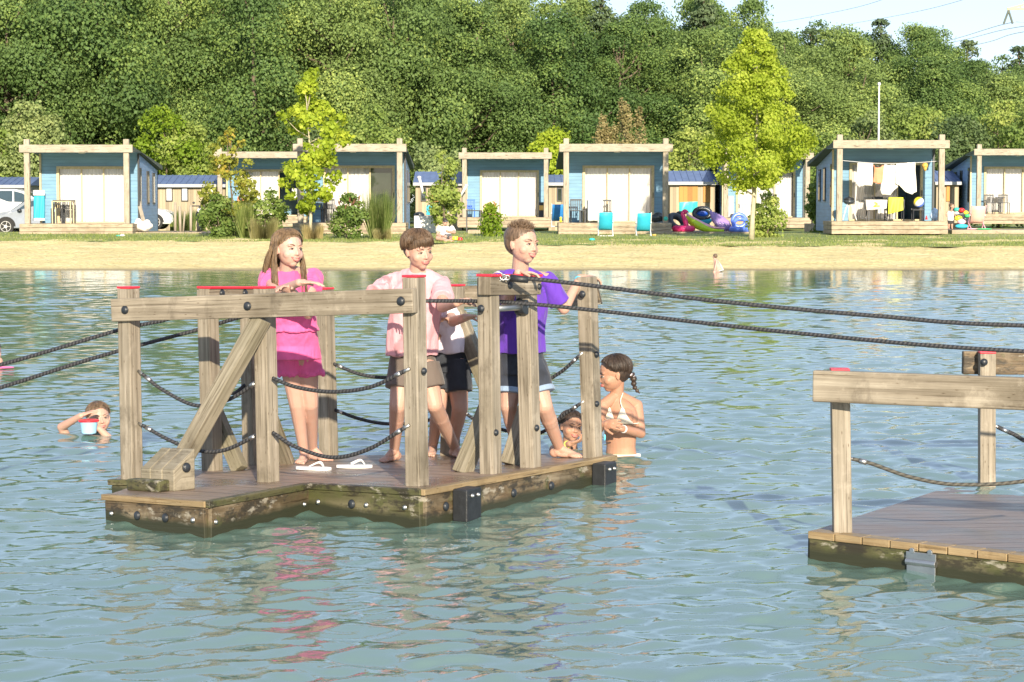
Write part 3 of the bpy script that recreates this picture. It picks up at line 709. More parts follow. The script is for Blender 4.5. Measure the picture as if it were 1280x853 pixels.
def cloth(name, c, wet=None, var=.10):
    m, nt, b = newmat(name); n = noise_(nt, 5, 4)
    cc = ramp(nt, n, [(.3, tuple(x * (1 - var) for x in c)), (.7, tuple(min(1, x * (1 + var)) for x in c))])
    if wet: 
        n2 = noise_(nt, 7, 6, 'Object', (1, 1, .6), .6); cc = mixc(nt, ramp(nt, n2, [(.57, (0, 0, 0)), (.61, (1, 1, 1))]), cc, tuple(x * .55 for x in c))
    nt.links.new(cc, b.inputs['Base Color']); b.inputs['Roughness'].default_value = .85; b.inputs['Sheen Weight'].default_value = .15
    p = bump(nt, noise_(nt, 8, 4, 'Object', (1.3, 1.3, .5), .5, .8), b, .4, .03); bump(nt, noise_(nt, 260, 2), b, .25, .002, p); MATS[name] = m
cloth('pink_muslin', (.66, .10, .29), var=.2); cloth('pink_cotton', (.68, .335, .375), True); cloth('white_cotton', (.74, .66, .74)); cloth('purple_cotton', (.10, .028, .36), True)
cloth('brown_shorts', (.115, .09, .075)); cloth('black_denim', (.022, .026, .036), var=.4); cloth('blue_denim', (.025, .032, .05), var=.7); cloth('denim_cuff', (.22, .30, .42)); cloth('cream_bikini', (.80, .76, .64)); cloth('white_shirt', (.66, .66, .66)); cloth('dark_shorts', (.04, .035, .035))

def hframe(yaw, pitch=0, roll=0):
    """yaw 0 faces the camera (-Y), + turns to +X; columns: side (viewer right), forward, up"""
    s = V((math.cos(yaw), math.sin(yaw), 0)); f = V((math.sin(yaw), -math.cos(yaw), 0)); u = V((0, 0, 1))
    q = Matrix.Rotation(-pitch, 3, s); f = q @ f; u = q @ u          # + pitch looks up
    q = Matrix.Rotation(roll, 3, f); s = q @ s; u = q @ u
    return Matrix((s, f, u)).transposed()
def head(mb, c, h, F, neck=None):
    def E(x, y, z, rx, ry, rz): mb.ell(c + F @ (V((x, y, z)) * h), rx * h, ry * h, rz * h, F, 20, 14)
    E(0, -.08, .12, .335, .42, .38); E(0, .05, -.10, .292, .325, .34); E(0, .175, -.35, .115, .12, .105); E(0, .09, -.26, .225, .235, .16)
    for s in (-1, 1):
        E(s * .15, .19, -.13, .135, .13, .135); E(s * .325, -.05, -.05, .03, .06, .10); E(s * .340, -.075, -.01, .025, .045, .075); E(s * .19, .04, -.21, .08, .14, .10)
        E(s * .13, .300, .09, .10, .045, .035)
    mb.cyl(c + F @ V((0, .335, .04)) * h, c + F @ V((0, .400, -.12)) * h, .028 * h, .042 * h, 10); E(0, .400, -.125, .046, .042, .038)
    for s in (-1, 1): E(s * .045, .365, -.135, .028, .035, .026)
    E(0, .325, -.25, .085, .06, .055)
def face(parent, c, h, F, smile=.5, brow='hair_brown', squint=.7):
    def P(x, y, z): return c + F @ (V((x, y, z)) * h)
    for s in (-1, 1):
        mb = MB(); mb.ell(P(s * .13, .318, .0), .064 * h, .042 * h, .033 * h * squint, F, 14, 8); e = mb.build('eye', 'eye_white', parent, smooth=True)
        mb = MB(); mb.ell(P(s * .13, .346, .0), .030 * h, .026 * h, .031 * h * squint, F, 12, 8); mb.build('iris', 'iris', e, smooth=True)
        mb = MB(); mb.tube([P(s * .13 + x, y, z) for x, y, z in ((-.065, .325, .004), (-.03, .352, .026 * squint + .006), (.03, .352, .026 * squint + .006), (.065, .325, .004))], [.004 * h, .010 * h, .010 * h, .004 * h], 6); mb.build('eyelash', 'hair_wet', e, smooth=True)
        mb = MB(); mb.tube([P(s * a, y, z) for a, y, z in ((.05, .362, .085), (.11, .362, .112), (.17, .335, .112), (.215, .285, .085))], [.006 * h, .012 * h, .010 * h, .004 * h], 6); mb.build('eyebrow', brow, parent, smooth=True)
    k = smile
    up = [(-.105 - .03 * k, .315, -.235 + .035 * k), (-.055, .368, -.228), (0, .385, -.232), (.055, .368, -.228), (.105 + .03 * k, .315, -.235 + .035 * k)]
    lo = [(-.105 - .03 * k, .315, -.238 + .035 * k), (-.06, .360, -.255 - .025 * k), (0, .378, -.268 - .035 * k), (.06, .360, -.255 - .025 * k), (.105 + .03 * k, .315, -.238 + .035 * k)]
    mb = MB(); mb.tube([P(*q) for q in up], [.004 * h, .013 * h, .015 * h, .013 * h, .004 * h], 6); mb.tube([P(*q) for q in lo], [.004 * h, .016 * h, .02 * h, .016 * h, .004 * h], 6); mo = mb.build('mouth', 'lips', parent, smooth=True)
    if smile > .4:
        mb = MB(); mb.ell(P(0, .330, -.243 - .008 * k), .082 * h, .044 * h, .019 * h * (.6 + k), F, 12, 8); mb.build('teeth', 'teeth', mo, smooth=True)
def hand(mb, wrist, d, n, th, curl=.5, L=.15):
    """d along the hand, n the way the palm faces, th +1/-1 thumb side along d x n"""
    d = V(d).normalized(); n = (V(n) - d * V(n).dot(d)).normalized(); t = d.cross(n) * th; k = L / .15
    F = Matrix((d, t, n)).transposed()
    mb.ell(wrist + d * .042 * k, .048 * k, .034 * k, .0145 * k, F, 14, 8); mb.ell(wrist + d * .062 * k, .026 * k, .036 * k, .012 * k, F, 14, 8)
    mb.cap2(wrist, wrist + d * .03 * k, .020 * k, .022 * k, 10)
    for i, (off, l) in enumerate(((.027, .056), (.009, .063), (-.009, .059), (-.026, .046))):
        p = wrist + (d * .08 + t * off) * k; dd = d + t * off * 3.2; dd.normalize(); r = .0078 * k
        for seg, (fr_, cv) in enumerate(((.45, curl * .6), (.32, curl), (.23, curl * .8))):
            ax = dd.cross(n).normalized(); dd = Matrix.Rotation(cv, 3, ax) @ dd; q = p + dd * l * fr_ * 1.25 * k
            mb.cap2(p, q, r, r * .9, 8); p = q; r *= .9
            n_ = n
    p = wrist + (d * .025 + t * .028) * k; dd = (d * .75 + t * .6 + n * .25 * (1 + curl)).normalized(); q = p + dd * .034 * k; mb.cap2(p, q, .0105 * k, .009 * k, 8)
    dd = (dd + n * .35 * curl + d * .3).normalized(); mb.cap2(q, q + dd * .026 * k, .009 * k, .0075 * k, 8)
def foot_(mb, ankle, d, sole, k=1.0):
    d = V(d); d.z = 0; d.normalize(); t = V((-d.y, d.x, 0))
    z = V((0, 0, 1)); a = V(ankle); g = V((a.x, a.y, sole))
    F = Matrix((d, t, z)).transposed()
    mb.ell(g - d * .028 * k + z * .026 * k, .033 * k, .027 * k, .028 * k, F, 12, 8)
    mb.cap2(a, g - d * .01 * k + z * .035 * k, .028 * k, .030 * k, 12)
    mb.cap2(a + d * .012 * k - z * .012, g + d * .10 * k + z * .018 * k, .026 * k, .018 * k, 12)
    mb.ell(g + d * .095 * k + z * .017 * k, .045 * k, .037 * k, .017 * k, F, 14, 8); mb.ell(g + d * .04 * k + z * .016 * k, .07 * k, .028 * k, .017 * k, F, 14, 8)
    for i, (o_, l) in enumerate(((.026, .152), (.011, .150), (-.003, .143), (-.016, .134), (-.028, .122))):
        mb.cap2(g + d * (l - .03) * k + t * o_ * k + z * .013 * k, g + d * l * k + t * o_ * k + z * .0105 * k, .009 * k, .0095 * k if i == 0 else .0072 * k, 8)
def limb(mb, a, b, c, r, bulge=.0, back=None):
    mb.cap2(a, b, r[0], r[1], 14); mb.cap2(b, c, r[1], r[2], 14)
    if bulge:
        m = V(b).lerp(V(c), .30) + (V(back) * .010 if back else V()); d = (V(c) - V(b)).normalized(); q = d.to_track_quat('Z', 'Y').to_matrix(); mb.ell(m, bulge, bulge, bulge * 2.4, q, 14, 8)
def torso(mb, pel, che, nec, yaw, k=1.0, grow=0, hem=None, wid=1.0):
    s = V((math.cos(yaw), math.sin(yaw), 0)); f = V((math.sin(yaw), -math.cos(yaw), 0))
    pel, che, nec = V(pel), V(che), V(nec); secs = []
    prof = [(pel, -.12, .115, .085), (pel, 0, .128, .092), (None, .42, .108, .078), (None, .72, .122, .085), (che, 1, .135, .088), ('n', .45, .125, .078), ('n', .72, .085, .062), ('n', .90, .05, .05)]
    for a, t, rx, ry in prof:
        c = (che.lerp(nec, t) if a == 'n' else pel.lerp(che, t)); secs.append((c, (rx * k + grow) * wid, ry * k + grow, s, f))
    mb.loft(secs, 24)
def strands(mb, c, h, F, n, seed, root, length, grav, r0=.010, flow=None, seg=6):
    g = random.Random(seed)
    for i in range(n):
        p, d = root(g); p = V(p); d = V(d).normalized(); pts = [p.copy()]; L = length * g.uniform(.7, 1.2) / seg
        for k in range(seg):
            d = (d + V(grav) * (1 / seg) + V((g.gauss(0, .05), g.gauss(0, .05), g.gauss(0, .05)))).normalized(); p = p + d * L; pts.append(p.copy())
        mb.tube([c + F @ (q * h) for q in pts], [r0 * h * (1 - .75 * k / seg) for k in range(seg + 1)], 5)
def on_cap(az, el, a=(.385, .465, .39), o=(0, -.12, .16)):
    return V((o[0] + a[0] * math.sin(az) * math.cos(el), o[1] + a[1] * math.cos(az) * math.cos(el), o[2] + a[2] * math.sin(el)))
def hair_cap(mb, c, h, F, a=(.362, .437, .352), o=(0, -.132, .19), side=True):
    mb.ell(c + F @ (V(o) * h), a[0] * h, a[1] * h, a[2] * h, F, 28, 18)
    mb.ell(c + F @ (V((0, -.19, .08)) * h), .352 * h, .335 * h, .36 * h, F, 24, 14)
def comb(mb, c, h, F, n, seed, az_rng, el0, el1, fringe=0, r0=.011, lift=.012, part=0):
    """strands combed down over the cap from elevation el0 to el1"""
    g = random.Random(seed)
    for i in range(n):
        az = g.uniform(*az_rng); e0 = R(g.uniform(*el0)); aa = abs((az + math.pi) % (2 * math.pi) - math.pi); e1 = R(float(np.interp(aa, [0, .7, 1.0, 1.3, 1.6, 2.3, 3.15], [36, 28, 6, -10, -16, el1[0] - 5, el1[0] - 8])) + g.uniform(0, 14)); pts = []; dz = g.uniform(-.12, .12); lf = g.uniform(0, lift * 2)
        for k in range(8):
            t = k / 7; e = e0 + (e1 - e0) * t; q = on_cap(az + dz * t, e); nn = (q - V((0, -.12, .16))).normalized(); pts.append(q + nn * lf * (1 - abs(2 * t - 1) * .4))
        mb.tube([c + F @ (q * h) for q in pts], [r0 * h * (.6 + .5 * math.sin(math.pi * (k + .5) / 8)) for k in range(8)], 5)

ID3 = Matrix.Identity(3)
VOX = .0036
def sleeve(mb, sh, el, t, r0, r1):
    e = V(sh).lerp(V(el), t); mb.ell(sh, r0, n=18); mb.cyl(sh, e, r0, r1, 20)
# --- the girl in pink
Yg = 12.55
c = W(361.5, 312, Yg - .18); Fh = hframe(R(38), R(2), R(-3)); h = .222
girl = empty('person', V((D(385, 577).x, D(385, 577).y, deckz(-1.2, 13))), 'girl in bright pink top and shorts with long loose hair, leaning on the beam', 'person')
pel, che, nec = W(371, 436, Yg + .12), W(364, 374, Yg - .05), W(359, 338, Yg - .14)
mb = MB(); head(mb, c, h, Fh); mb.cap2(nec, c + Fh @ V((0, -.06, -.25)) * h, .046, .043, 14); torso(mb, pel, che, nec, R(28), .92)
shL, elL, wrL = W(337, 349, Yg - .08), W(345, 366, Yg - .35), W(374, 353.5, Yg - .62); shR, elR, wrR = W(390, 347, Yg + .02), W(385, 393, Yg - .22), W(368, 366, Yg - .5)
limb(mb, shL, elL, wrL, (.040, .031, .022)); limb(mb, shR, elR, wrR, (.038, .030, .021)); mb.cap2(shL, nec, .038, .04); mb.cap2(shR, nec, .038, .04)
hand(mb, wrL, (1, -.15, .02), (0, 0, -1), 1, .25, .135); hand(mb, wrR, (-.6, -.5, .3), (.3, -.3, -1), 1, .5, .135)
aL, aR = W(380, 566, 12.95), W(391, 560, 13.1); hL, hR = W(361, 440, Yg + .14), W(382, 440, Yg + .14); kL, kR = W(371, 505, 12.78), W(388, 505, 12.8)
limb(mb, hL, kL, aL, (.074, .048, .029), .043); limb(mb, hR, kR, aR, (.074, .048, .029), .043)
foot_(mb, aL, (-.1, -1, 0), deckz(aL.x, aL.y) + .002, .95); foot_(mb, aR, (.85, -.75, 0), deckz(aR.x, aR.y) + .002, .95)
body = mb.build('body', 'skin_fair', girl, remesh=VOX, smo=3); face(body, c, h, Fh, 1.0, 'hair_lightbrown', .6)
mb = MB(); s_ = V((math.cos(R(28)), math.sin(R(28)), 0)); f_ = V((math.sin(R(28)), -math.cos(R(28)), 0))
mb.loft([(pel.lerp(che, .36), .150, .122, s_, f_), (pel.lerp(che, .5), .138, .108, s_, f_), (che, .142, .106, s_, f_), (che.lerp(nec, .5), .130, .090, s_, f_), (che.lerp(nec, .85), .080, .068, s_, f_), (nec - V((0, 0, .006)), .058, .056, s_, f_)], 28)
for sh, el in ((shL, elL), (shR, elR)):
    d = (V(el) - V(sh)).normalized(); mb.ell(V(sh) + V((0, 0, -.008)), .066, n=18); mb.cyl(V(sh), V(sh) + d * .075, .066, .074, 22); mb.cyl(V(sh) + d * .05 , V(sh) + d * .115, .052, .070, 22); mb.cap2(sh, che.lerp(nec, .55), .056, .07)
mb.build('blouse', 'pink_muslin', girl, remesh=.005, smo=2, wob=(.010, 17, (1.2, 1.2, .4)))
mb = MB(); pz = pel
mb.loft([(pel.lerp(che, .45), .128, .100, s_, f_), (pel + V((0, 0, .02)), .138, .108, s_, f_), (pel + V((0, 0, -.06)), .150, .115, s_, f_)], 28)
for hp, kn in ((hL, kL), (hR, kR)):
    d = (V(kn) - V(hp)).normalized(); e_ = V(hp) + d * .135; hp2 = V((e_.x, e_.y, e_.z)) + s_ * (.016 if hp is hR else -.016); mb.cyl(V(hp) + V((0, 0, .03)), hp2, .080, .082, 24); e_ = hp2
    for k in range(22):
        t = 2 * math.pi * k / 22; mb.ell(e_ + V((math.cos(t), math.sin(t), 0)) * .082 + V((0, 0, .008 * math.sin(6 * t))), .012, .012, .016, n=8, m=6)
mb.build('shorts', 'pink_muslin', girl, remesh=.005, smo=2, wob=(.007, 18, (1.2, 1.2, .4)))
mb = MB(); hair_cap(mb, c, h, Fh); comb(mb, c, h, Fh, 620, 1, (0, 6.28), (55, 88), (-20, 14), r0=.0075, lift=.012); 
g_ = random.Random(3)
for i in range(300):            # long lengths falling in front of and behind the shoulders
    az = g_.choice([g_.uniform(1.5, 2.6), g_.uniform(2.6, 3.9), g_.uniform(3.9, 4.95)]); q = on_cap(az, R(g_.uniform(-15, 25))); P0 = c + Fh @ (q * h)
    front = az < 1.9 or az > 4.5; Ln = g_.uniform(.20, .32) if front else g_.uniform(.13, .24)
    out = V((P0.x - c.x, P0.y - c.y, 0)); pts = [P0]
    for k in range(1, 8):
        t = k / 7; sw = math.sin(t * 5 + az * 3) * .006
        pts.append(P0 + V((0, 0, -Ln * t)) + out * (.15 * t) + f_ * ((.085 if front else -.03) * t) + s_ * (sw + (.0 if az < 3.14 else -.02) * t))
    mb.tube(pts, [.0042 * (1 - .6 * k / 7) for k in range(8)], 5)
for sgn, (x0, x1) in ((1, (347, 344)), (1, (376, 378))): pass
mb.build('hair', 'hair_lightbrown', girl, smooth=True)
mb = MB(); mb.ell(c + Fh @ V((-.31, -.22, .16)) * h, .02, .014, .012); mb.build('hair_slide', 'pink_cotton', girl, smooth=True)

# --- boy in the light pink shirt
Yp = 12.6
boy = empty('person', D(495, 574), 'boy in a light pink T-shirt and brown shorts gripping the rope', 'person')
c = W(524, 314, Yp - .08); Fh = hframe(R(31), R(-7), R(4)); h = .222
pel, che, nec = W(516, 455, Yp + .08), W(521, 383, Yp), W(521, 341, Yp - .03)
shL, elL, wrL = W(487, 354, Yp + .05), W(464, 372, Yp - .1), W(490, 384, Yp - .38); shR, elR, wrR = W(553, 355, Yp - .02), W(553, 384, Yp - .28), W(571, 379, Yp - .60)
mb = MB(); head(mb, c, h, Fh); mb.cap2(nec, c + Fh @ V((0, -.06, -.25)) * h, .046, .043, 14); torso(mb, pel, che, nec, R(15), .95)
limb(mb, shL, elL, wrL, (.040, .032, .023)); limb(mb, shR, elR, wrR, (.041, .033, .023)); mb.cap2(shL, nec, .038, .04); mb.cap2(shR, nec, .038, .04)
hand(mb, wrL, (.8, -.5, 0), (0, -.3, -1), 1, .5, .13); hand(mb, wrR, (.9, -.25, .35), (.3, -.2, -1), 1, 1.15, .13)
aL, aR = W(493, 561, 12.85), W(569, 560, 13.0); hL, hR = W(505, 462, Yp + .08), W(531, 462, Yp + .05); kL, kR = W(497, 508, Yp + .0), W(543, 506, Yp)
limb(mb, hL, kL, aL, (.076, .050, .030), .046); limb(mb, hR, kR, aR, (.076, .050, .030), .046)
foot_(mb, aL, (-.55, -1, 0), deckz(aL.x, aL.y) + .002, 1); foot_(mb, aR, (.5, -1, 0), deckz(aR.x, aR.y) + .002, 1)
body = mb.build('body', 'skin_warm', boy, remesh=VOX, smo=3); face(body, c, h, Fh, .25, 'hair_brown', .55)
s_ = V((math.cos(R(15)), math.sin(R(15)), 0)); f_ = V((math.sin(R(15)), -math.cos(R(15)), 0))
mb = MB(); mb.loft([(W(515, 444, Yp + .06), .152, .125, s_, f_), (W(516, 425, Yp + .06), .150, .12, s_, f_), (che, .152, .108, s_, f_), (che.lerp(nec, .55), .138, .088, s_, f_), (che.lerp(nec, .85), .086, .070, s_, f_), (nec - V((0, 0, .004)), .060, .058, s_, f_)], 28)
sleeve(mb, shL, elL, .8, .049, .064); sleeve(mb, shR, elR, .72, .049, .066); mb.cap2(shL, nec - V((0, 0, .014)), .049, .050); mb.cap2(shR, nec - V((0, 0, .014)), .049, .050)
mb.build('t_shirt', 'pink_cotton', boy, remesh=.005, smo=2, wob=(.013, 12, (1.2, 1.2, .38)))
def shorts(parent, pel, hips, knees, t, mat, r=(.085, .088), s_=s_, f_=f_, top=.07, cuff=None):
    mb = MB(); mb.loft([(pel + V((0, 0, top)), .132, .098, s_, f_), (pel + V((0, 0, 0)), .142, .108, s_, f_), (pel + V((0, 0, -.07)), .140, .105, s_, f_)], 24)
    for hp, kn in zip(hips, knees): mb.cyl(V(hp) + V((0, 0, .03)), V(hp).lerp(V(kn), t), r[0], r[1], 22)
    o = mb.build('shorts', mat, parent, remesh=.005, smo=2, wob=(.006, 14, (1, 1, .6)))
    if cuff:
        for hp, kn in zip(hips, knees):
            mb = MB(); e_ = V(hp).lerp(V(kn), t); d = (V(kn) - V(hp)).normalized(); mb.cyl(e_ - d * .012, e_ + d * .02, r[1] + .006, r[1] + .006, 22); mb.build('cuff', cuff, o, smooth=False, bevel=.006)
shorts(boy, pel, (hL, hR), (kL, kR), .52, 'brown_shorts', (.088, .092))
mb = MB(); hair_cap(mb, c, h, Fh, a=(.375, .455, .365), o=(0, -.12, .20)); comb(mb, c, h, Fh, 800, 5, (0, 6.28), (60, 90), (-22, 8), r0=.0085, lift=.035)
g_ = random.Random(8)
for i in range(240):            # fringe combed over the forehead
    az = g_.uniform(-.85, .85); pts = []
    for k in range(8):
        t = k / 7; e = R(80 - 64 * t); q = on_cap(az + .25 * t, e, (.395, .485, .41)); q.z -= .09 * max(0, t - .6) / .4 * g_.uniform(.1, 1.6); q.y += .02 * t; pts.append(c + Fh @ (q * h))
    mb.tube(pts, [.009 * h * (1 - .55 * k / 7) for k in range(8)], 5)
mb.build('hair', 'hair_brown', boy, smooth=True)

# --- boy in the white shirt, half hidden
Yw_ = 13.0
boy2 = empty('person', D(553, 570), 'boy in white T-shirt and black shorts, mostly hidden behind the light pink boy', 'person')
c = W(527, 364, Yw_ - .05); Fh = hframe(R(60), R(-15)); h = .2
pel, che, nec = W(561, 450, Yw_ + .15), W(553, 404, Yw_ + .05), W(538, 380, Yw_)
shL, elL, wrL = W(528, 392, Yw_), W(532, 425, Yw_ - .1), W(548, 400, Yw_ - .3); shR, elR, wrR = W(560, 390, Yw_ - .05), W(566, 402, Yw_ - .33), W(582, 397, Yw_ - .72)
mb = MB(); head(mb, c, h, Fh); mb.cap2(nec, c + Fh @ V((0, -.06, -.25)) * h, .044, .042, 14); torso(mb, pel, che, nec, R(35), .86)
limb(mb, shL, elL, wrL, (.038, .031, .022)); limb(mb, shR, elR, wrR, (.038, .032, .023)); mb.cap2(shL, nec, .036, .04); mb.cap2(shR, nec, .036, .04)
hand(mb, wrL, (.8, -.5, .2), (0, 0, -1), 1, .8, .12); hand(mb, wrR, (.9, -.3, .15), (.2, -.2, -1), 1, 1.1, .12)
aL, aR = W(541, 558, 13.25), W(566, 557, 13.2); hL, hR = W(552, 458, Yw_ + .16), W(570, 458, Yw_ + .12); kL, kR = W(548, 510, 13.05), W(575, 510, 13.05)
limb(mb, hL, kL, aL, (.074, .048, .029), .044); limb(mb, hR, kR, aR, (.074, .050, .030), .046)
foot_(mb, aL, (-.1, -1, 0), deckz(aL.x, aL.y) + .002, .95); foot_(mb, aR, (.4, -1, 0), deckz(aR.x, aR.y) + .002, .95)
body = mb.build('body', 'skin_warm', boy2, remesh=VOX, smo=3); face(body, c, h, Fh, .2)
s_ = V((math.cos(R(35)), math.sin(R(35)), 0)); f_ = V((math.sin(R(35)), -math.cos(R(35)), 0))
mb = MB(); mb.loft([(W(563, 440, Yw_ + .13), .112, .105, s_, f_), (W(558, 420, Yw_ + .1), .112, .10, s_, f_), (che, .112, .095, s_, f_), (che.lerp(nec, .6), .105, .08, s_, f_), (che.lerp(nec, .9), .07, .06, s_, f_)], 26)
sleeve(mb, shR, elR, .62, .052, .06); sleeve(mb, shL, elL, .6, .052, .06); mb.cap2(shR, che.lerp(nec, .5), .05, .06)
mb.build('t_shirt', 'white_cotton', boy2, remesh=.005, smo=2, wob=(.012, 12, (1.2, 1.2, .4)))
shorts(boy2, pel, (hL, hR), (kL, kR), .62, 'black_denim', (.082, .09), s_, f_, top=.06)
mb = MB(); hair_cap(mb, c, h, Fh); comb(mb, c, h, Fh, 160, 9, (0, 6.28), (55, 88), (-20, 12)); mb.build('hair', 'hair_brown', boy2, smooth=True)

# --- boy in the purple shirt
Yu = 12.48
boy3 = empty('person', D(672, 573), 'smiling boy in a purple T-shirt and rolled denim shorts, hands on the railing', 'person')
c = W(654, 306, Yu - .06); Fh = hframe(R(44), R(1), R(-4)); h = .235
pel, che, nec = W(652, 452, Yu + .05), W(655, 386, Yu + .02), W(650, 342, Yu - .02)
shL, elL, wrL = W(625, 350, Yu - .03), W(634, 379, Yu - .27), W(648, 341, Yu - .52); shR, elR, wrR = W(684, 350, Yu + .03), W(705, 386, Yu + .05), W(725, 348, Yu + .22)
mb = MB(); head(mb, c, h, Fh); mb.cap2(nec, c + Fh @ V((0, -.06, -.25)) * h, .050, .046, 14); torso(mb, pel, che, nec, R(25), .97)
limb(mb, shL, elL, wrL, (.042, .034, .024)); limb(mb, shR, elR, wrR, (.042, .034, .024)); mb.cap2(shL, nec, .040, .042); mb.cap2(shR, nec, .040, .042)
hand(mb, wrL, (1, -.1, -.05), (.1, -.2, -1), -1, .55, .145); hand(mb, wrR, (1, .25, .08), (0, .1, -1), -1, .6, .145)
aL, aR = W(647, 562, 12.62), W(699, 559, 12.72); hL, hR = W(640, 460, Yu + .06), W(664, 460, Yu + .04); kL, kR = W(636, 508, Yu), W(680, 508, Yu - .02)
limb(mb, hL, kL, aL, (.078, .051, .031), .047); limb(mb, hR, kR, aR, (.078, .052, .031), .049)
foot_(mb, aL, (.25, -1, 0), deckz(aL.x, aL.y) + .002, 1.02); foot_(mb, aR, (1, -.45, 0), deckz(aR.x, aR.y) + .002, 1.02)
body = mb.build('body', 'skin_warm', boy3, remesh=VOX, smo=3); face(body, c, h, Fh, .8, 'hair_short', .6)
s_ = V((math.cos(R(25)), math.sin(R(25)), 0)); f_ = V((math.sin(R(25)), -math.cos(R(25)), 0))
mb = MB(); mb.loft([(W(652, 441, Yu + .04), .148, .118, s_, f_), (W(653, 420, Yu + .04), .145, .114, s_, f_), (che, .148, .106, s_, f_), (che.lerp(nec, .55), .140, .090, s_, f_), (che.lerp(nec, .85), .088, .072, s_, f_), (nec - V((0, 0, .006)), .062, .060, s_, f_)], 28)
sleeve(mb, shL, elL, .78, .050, .064); sleeve(mb, shR, elR, .8, .050, .066); mb.cap2(shL, nec - V((0, 0, .014)), .049, .050); mb.cap2(shR, nec - V((0, 0, .014)), .049, .050)
mb.build('t_shirt', 'purple_cotton', boy3, remesh=.005, smo=2, wob=(.013, 12, (1.2, 1.2, .38)))
shorts(boy3, pel, (hL, hR), (kL, kR), .60, 'blue_denim', (.086, .088), s_, f_, cuff='denim_cuff')
mb = MB(); hair_cap(mb, c, h, Fh)
g_ = random.Random(12)
for i in range(1300):            # short clipped sides, longer spiky top
    az = g_.uniform(0, 6.28); e = R(g_.uniform(-20, 90)); top = e > R(38); q = on_cap(az, e, (.352, .435, .37), (0, -.11, .15)); nn = (q - V((0, -.11, .15))).normalized()
    if q.z < np.interp(q.y, [-.3, -.1, .05, .15, .3], [-.12, .0, .06, .24, .33]): continue
    L = g_.uniform(.07, .15) if top else .035; d = (nn + V((g_.gauss(0, .12), .5 if top else -.6, .5 if top else -.9))).normalized(); a0 = q - nn * .02
    mb.tube([c + Fh @ (a0 * h), c + Fh @ ((a0 + (nn * .5 + d * .5) * L * .6) * h), c + Fh @ ((a0 + d * L) * h)], [.010 * h, .008 * h, .003 * h], 5)
mb.build('hair', 'hair_short', boy3, smooth=True)
M('band_blue', (.10, .55, .75), .4); M('watch_black', (.02, .02, .02), .4); M('band_yellow', (.65, .75, .08), .4)
def band(parent, a, b, t, r, mat, name='wristband', wd=.007):
    p = V(a).lerp(V(b), t); d = (V(b) - V(a)).normalized(); mb = MB(); mb.cyl(p - d * wd, p + d * wd, r, r, 18); o = mb.build(name, mat, parent, bevel=.002); return o
band(boy3, elR, wrR, .93, .0275, 'band_blue', 'wristband', .009); band(boy3, elL, wrL, .93, .028, 'watch_black', 'wristwatch', .011)

# --- girl in the bikini
Yb = 13.9
g3 = empty('person', V((W(777, 570, Yb).x, Yb, 0)), 'girl in a cream bikini with a wet ponytail standing waist deep beside the raft', 'person')
c = W(766, 468, Yb - .02); Fh = hframe(R(-78), R(-10), 0); h = .235
pel, che, nec = W(777, 585, Yb + .02), W(775, 522, Yb), W(771, 494, Yb)
shL, elL, wrL = W(754, 507, Yb - .06), W(744, 543, Yb - .16), W(754, 531, Yb - .3); shR, elR, wrR = W(796, 507, Yb + .04), W(801, 542, Yb - .04), W(777, 536, Yb - .22)
mb = MB(); head(mb, c, h, Fh); mb.cap2(nec, c + Fh @ V((0, -.1, -.25)) * h, .043, .042, 14); torso(mb, pel, che, nec, R(-22), .92, wid=.97)
limb(mb, shL, elL, wrL, (.040, .031, .022)); limb(mb, shR, elR, wrR, (.040, .032, .022)); mb.cap2(shL, nec, .038, .04); mb.cap2(shR, nec, .038, .04)
hand(mb, wrR, (-1, -.15, .25), (-.3, .6, .3), 1, .5, .15); hand(mb, wrL, (.5, -.5, .1), (.3, .6, -.3), -1, .7, .15)
s_ = V((math.cos(R(-22)), math.sin(R(-22)), 0)); f_ = V((math.sin(R(-22)), -math.cos(R(-22)), 0))
for sx in (-.055, .055): mb.ell(che + s_ * sx + f_ * .045 + V((0, 0, .012)), .052, .048, .058)
for sx in (-.07, .07): mb.cap2(pel + s_ * sx - V((0, 0, .0)), pel + s_ * sx - V((0, 0, .55)), .08, .05)
body = mb.build('body', 'skin_tan', g3, remesh=VOX, smo=3); face(body, c, h, Fh, .1, 'hair_wet')
for sx in (-.055, .055):
    mb = MB(); k0 = che + s_ * sx + f_ * .045 + V((0, 0, .012)); F3 = Matrix((s_, f_, V((0, 0, 1)))).transposed(); n_ = 14
    i0 = len(mb.v)
    for rr_ in range(9):         # triangle cup wrapped over the chest
        zt = rr_ / 8; hw = .052 * (1 - zt) ** .85 + .003; z = -.046 + .108 * zt
        for q in range(n_ + 1):
            x = -hw + 2 * hw * q / n_; x += -.010 * zt * (1 if sx > 0 else -1)
            ye = .050 * math.sqrt(max(0, 1 - (x / .054) ** 2 - (z / .060) ** 2)); yc = .083 * math.sqrt(max(.1, 1 - ((x + sx) / .128) ** 2)) - .045
            mb.v.append(k0 + F3 @ V((x, max(ye, yc) + .006, z)))
    for a_i in range(8):
        for q in range(n_): b_i = i0 + a_i * (n_ + 1) + q; mb.face((b_i, b_i + 1, b_i + n_ + 2, b_i + n_ + 1))
    o = mb.build('bikini_cup', 'cream_bikini', g3, smooth=True); q = o.modifiers.new('t', 'SOLIDIFY'); q.thickness = .006; q.offset = 0
mb = MB()
for sx in (-.055, .055):
    k0 = che + s_ * (sx - .010 * (1 if sx > 0 else -1)) + f_ * .086 + V((0, 0, .070)); mb.tube(rope_pts([k0, nec + s_ * sx * .85 + f_ * .062 - V((0, 0, .03)), nec + s_ * sx * .75 + f_ * .0 + V((0, 0, .02)), nec - f_ * .05 + V((0, 0, .045))], 6), .0028, 6)
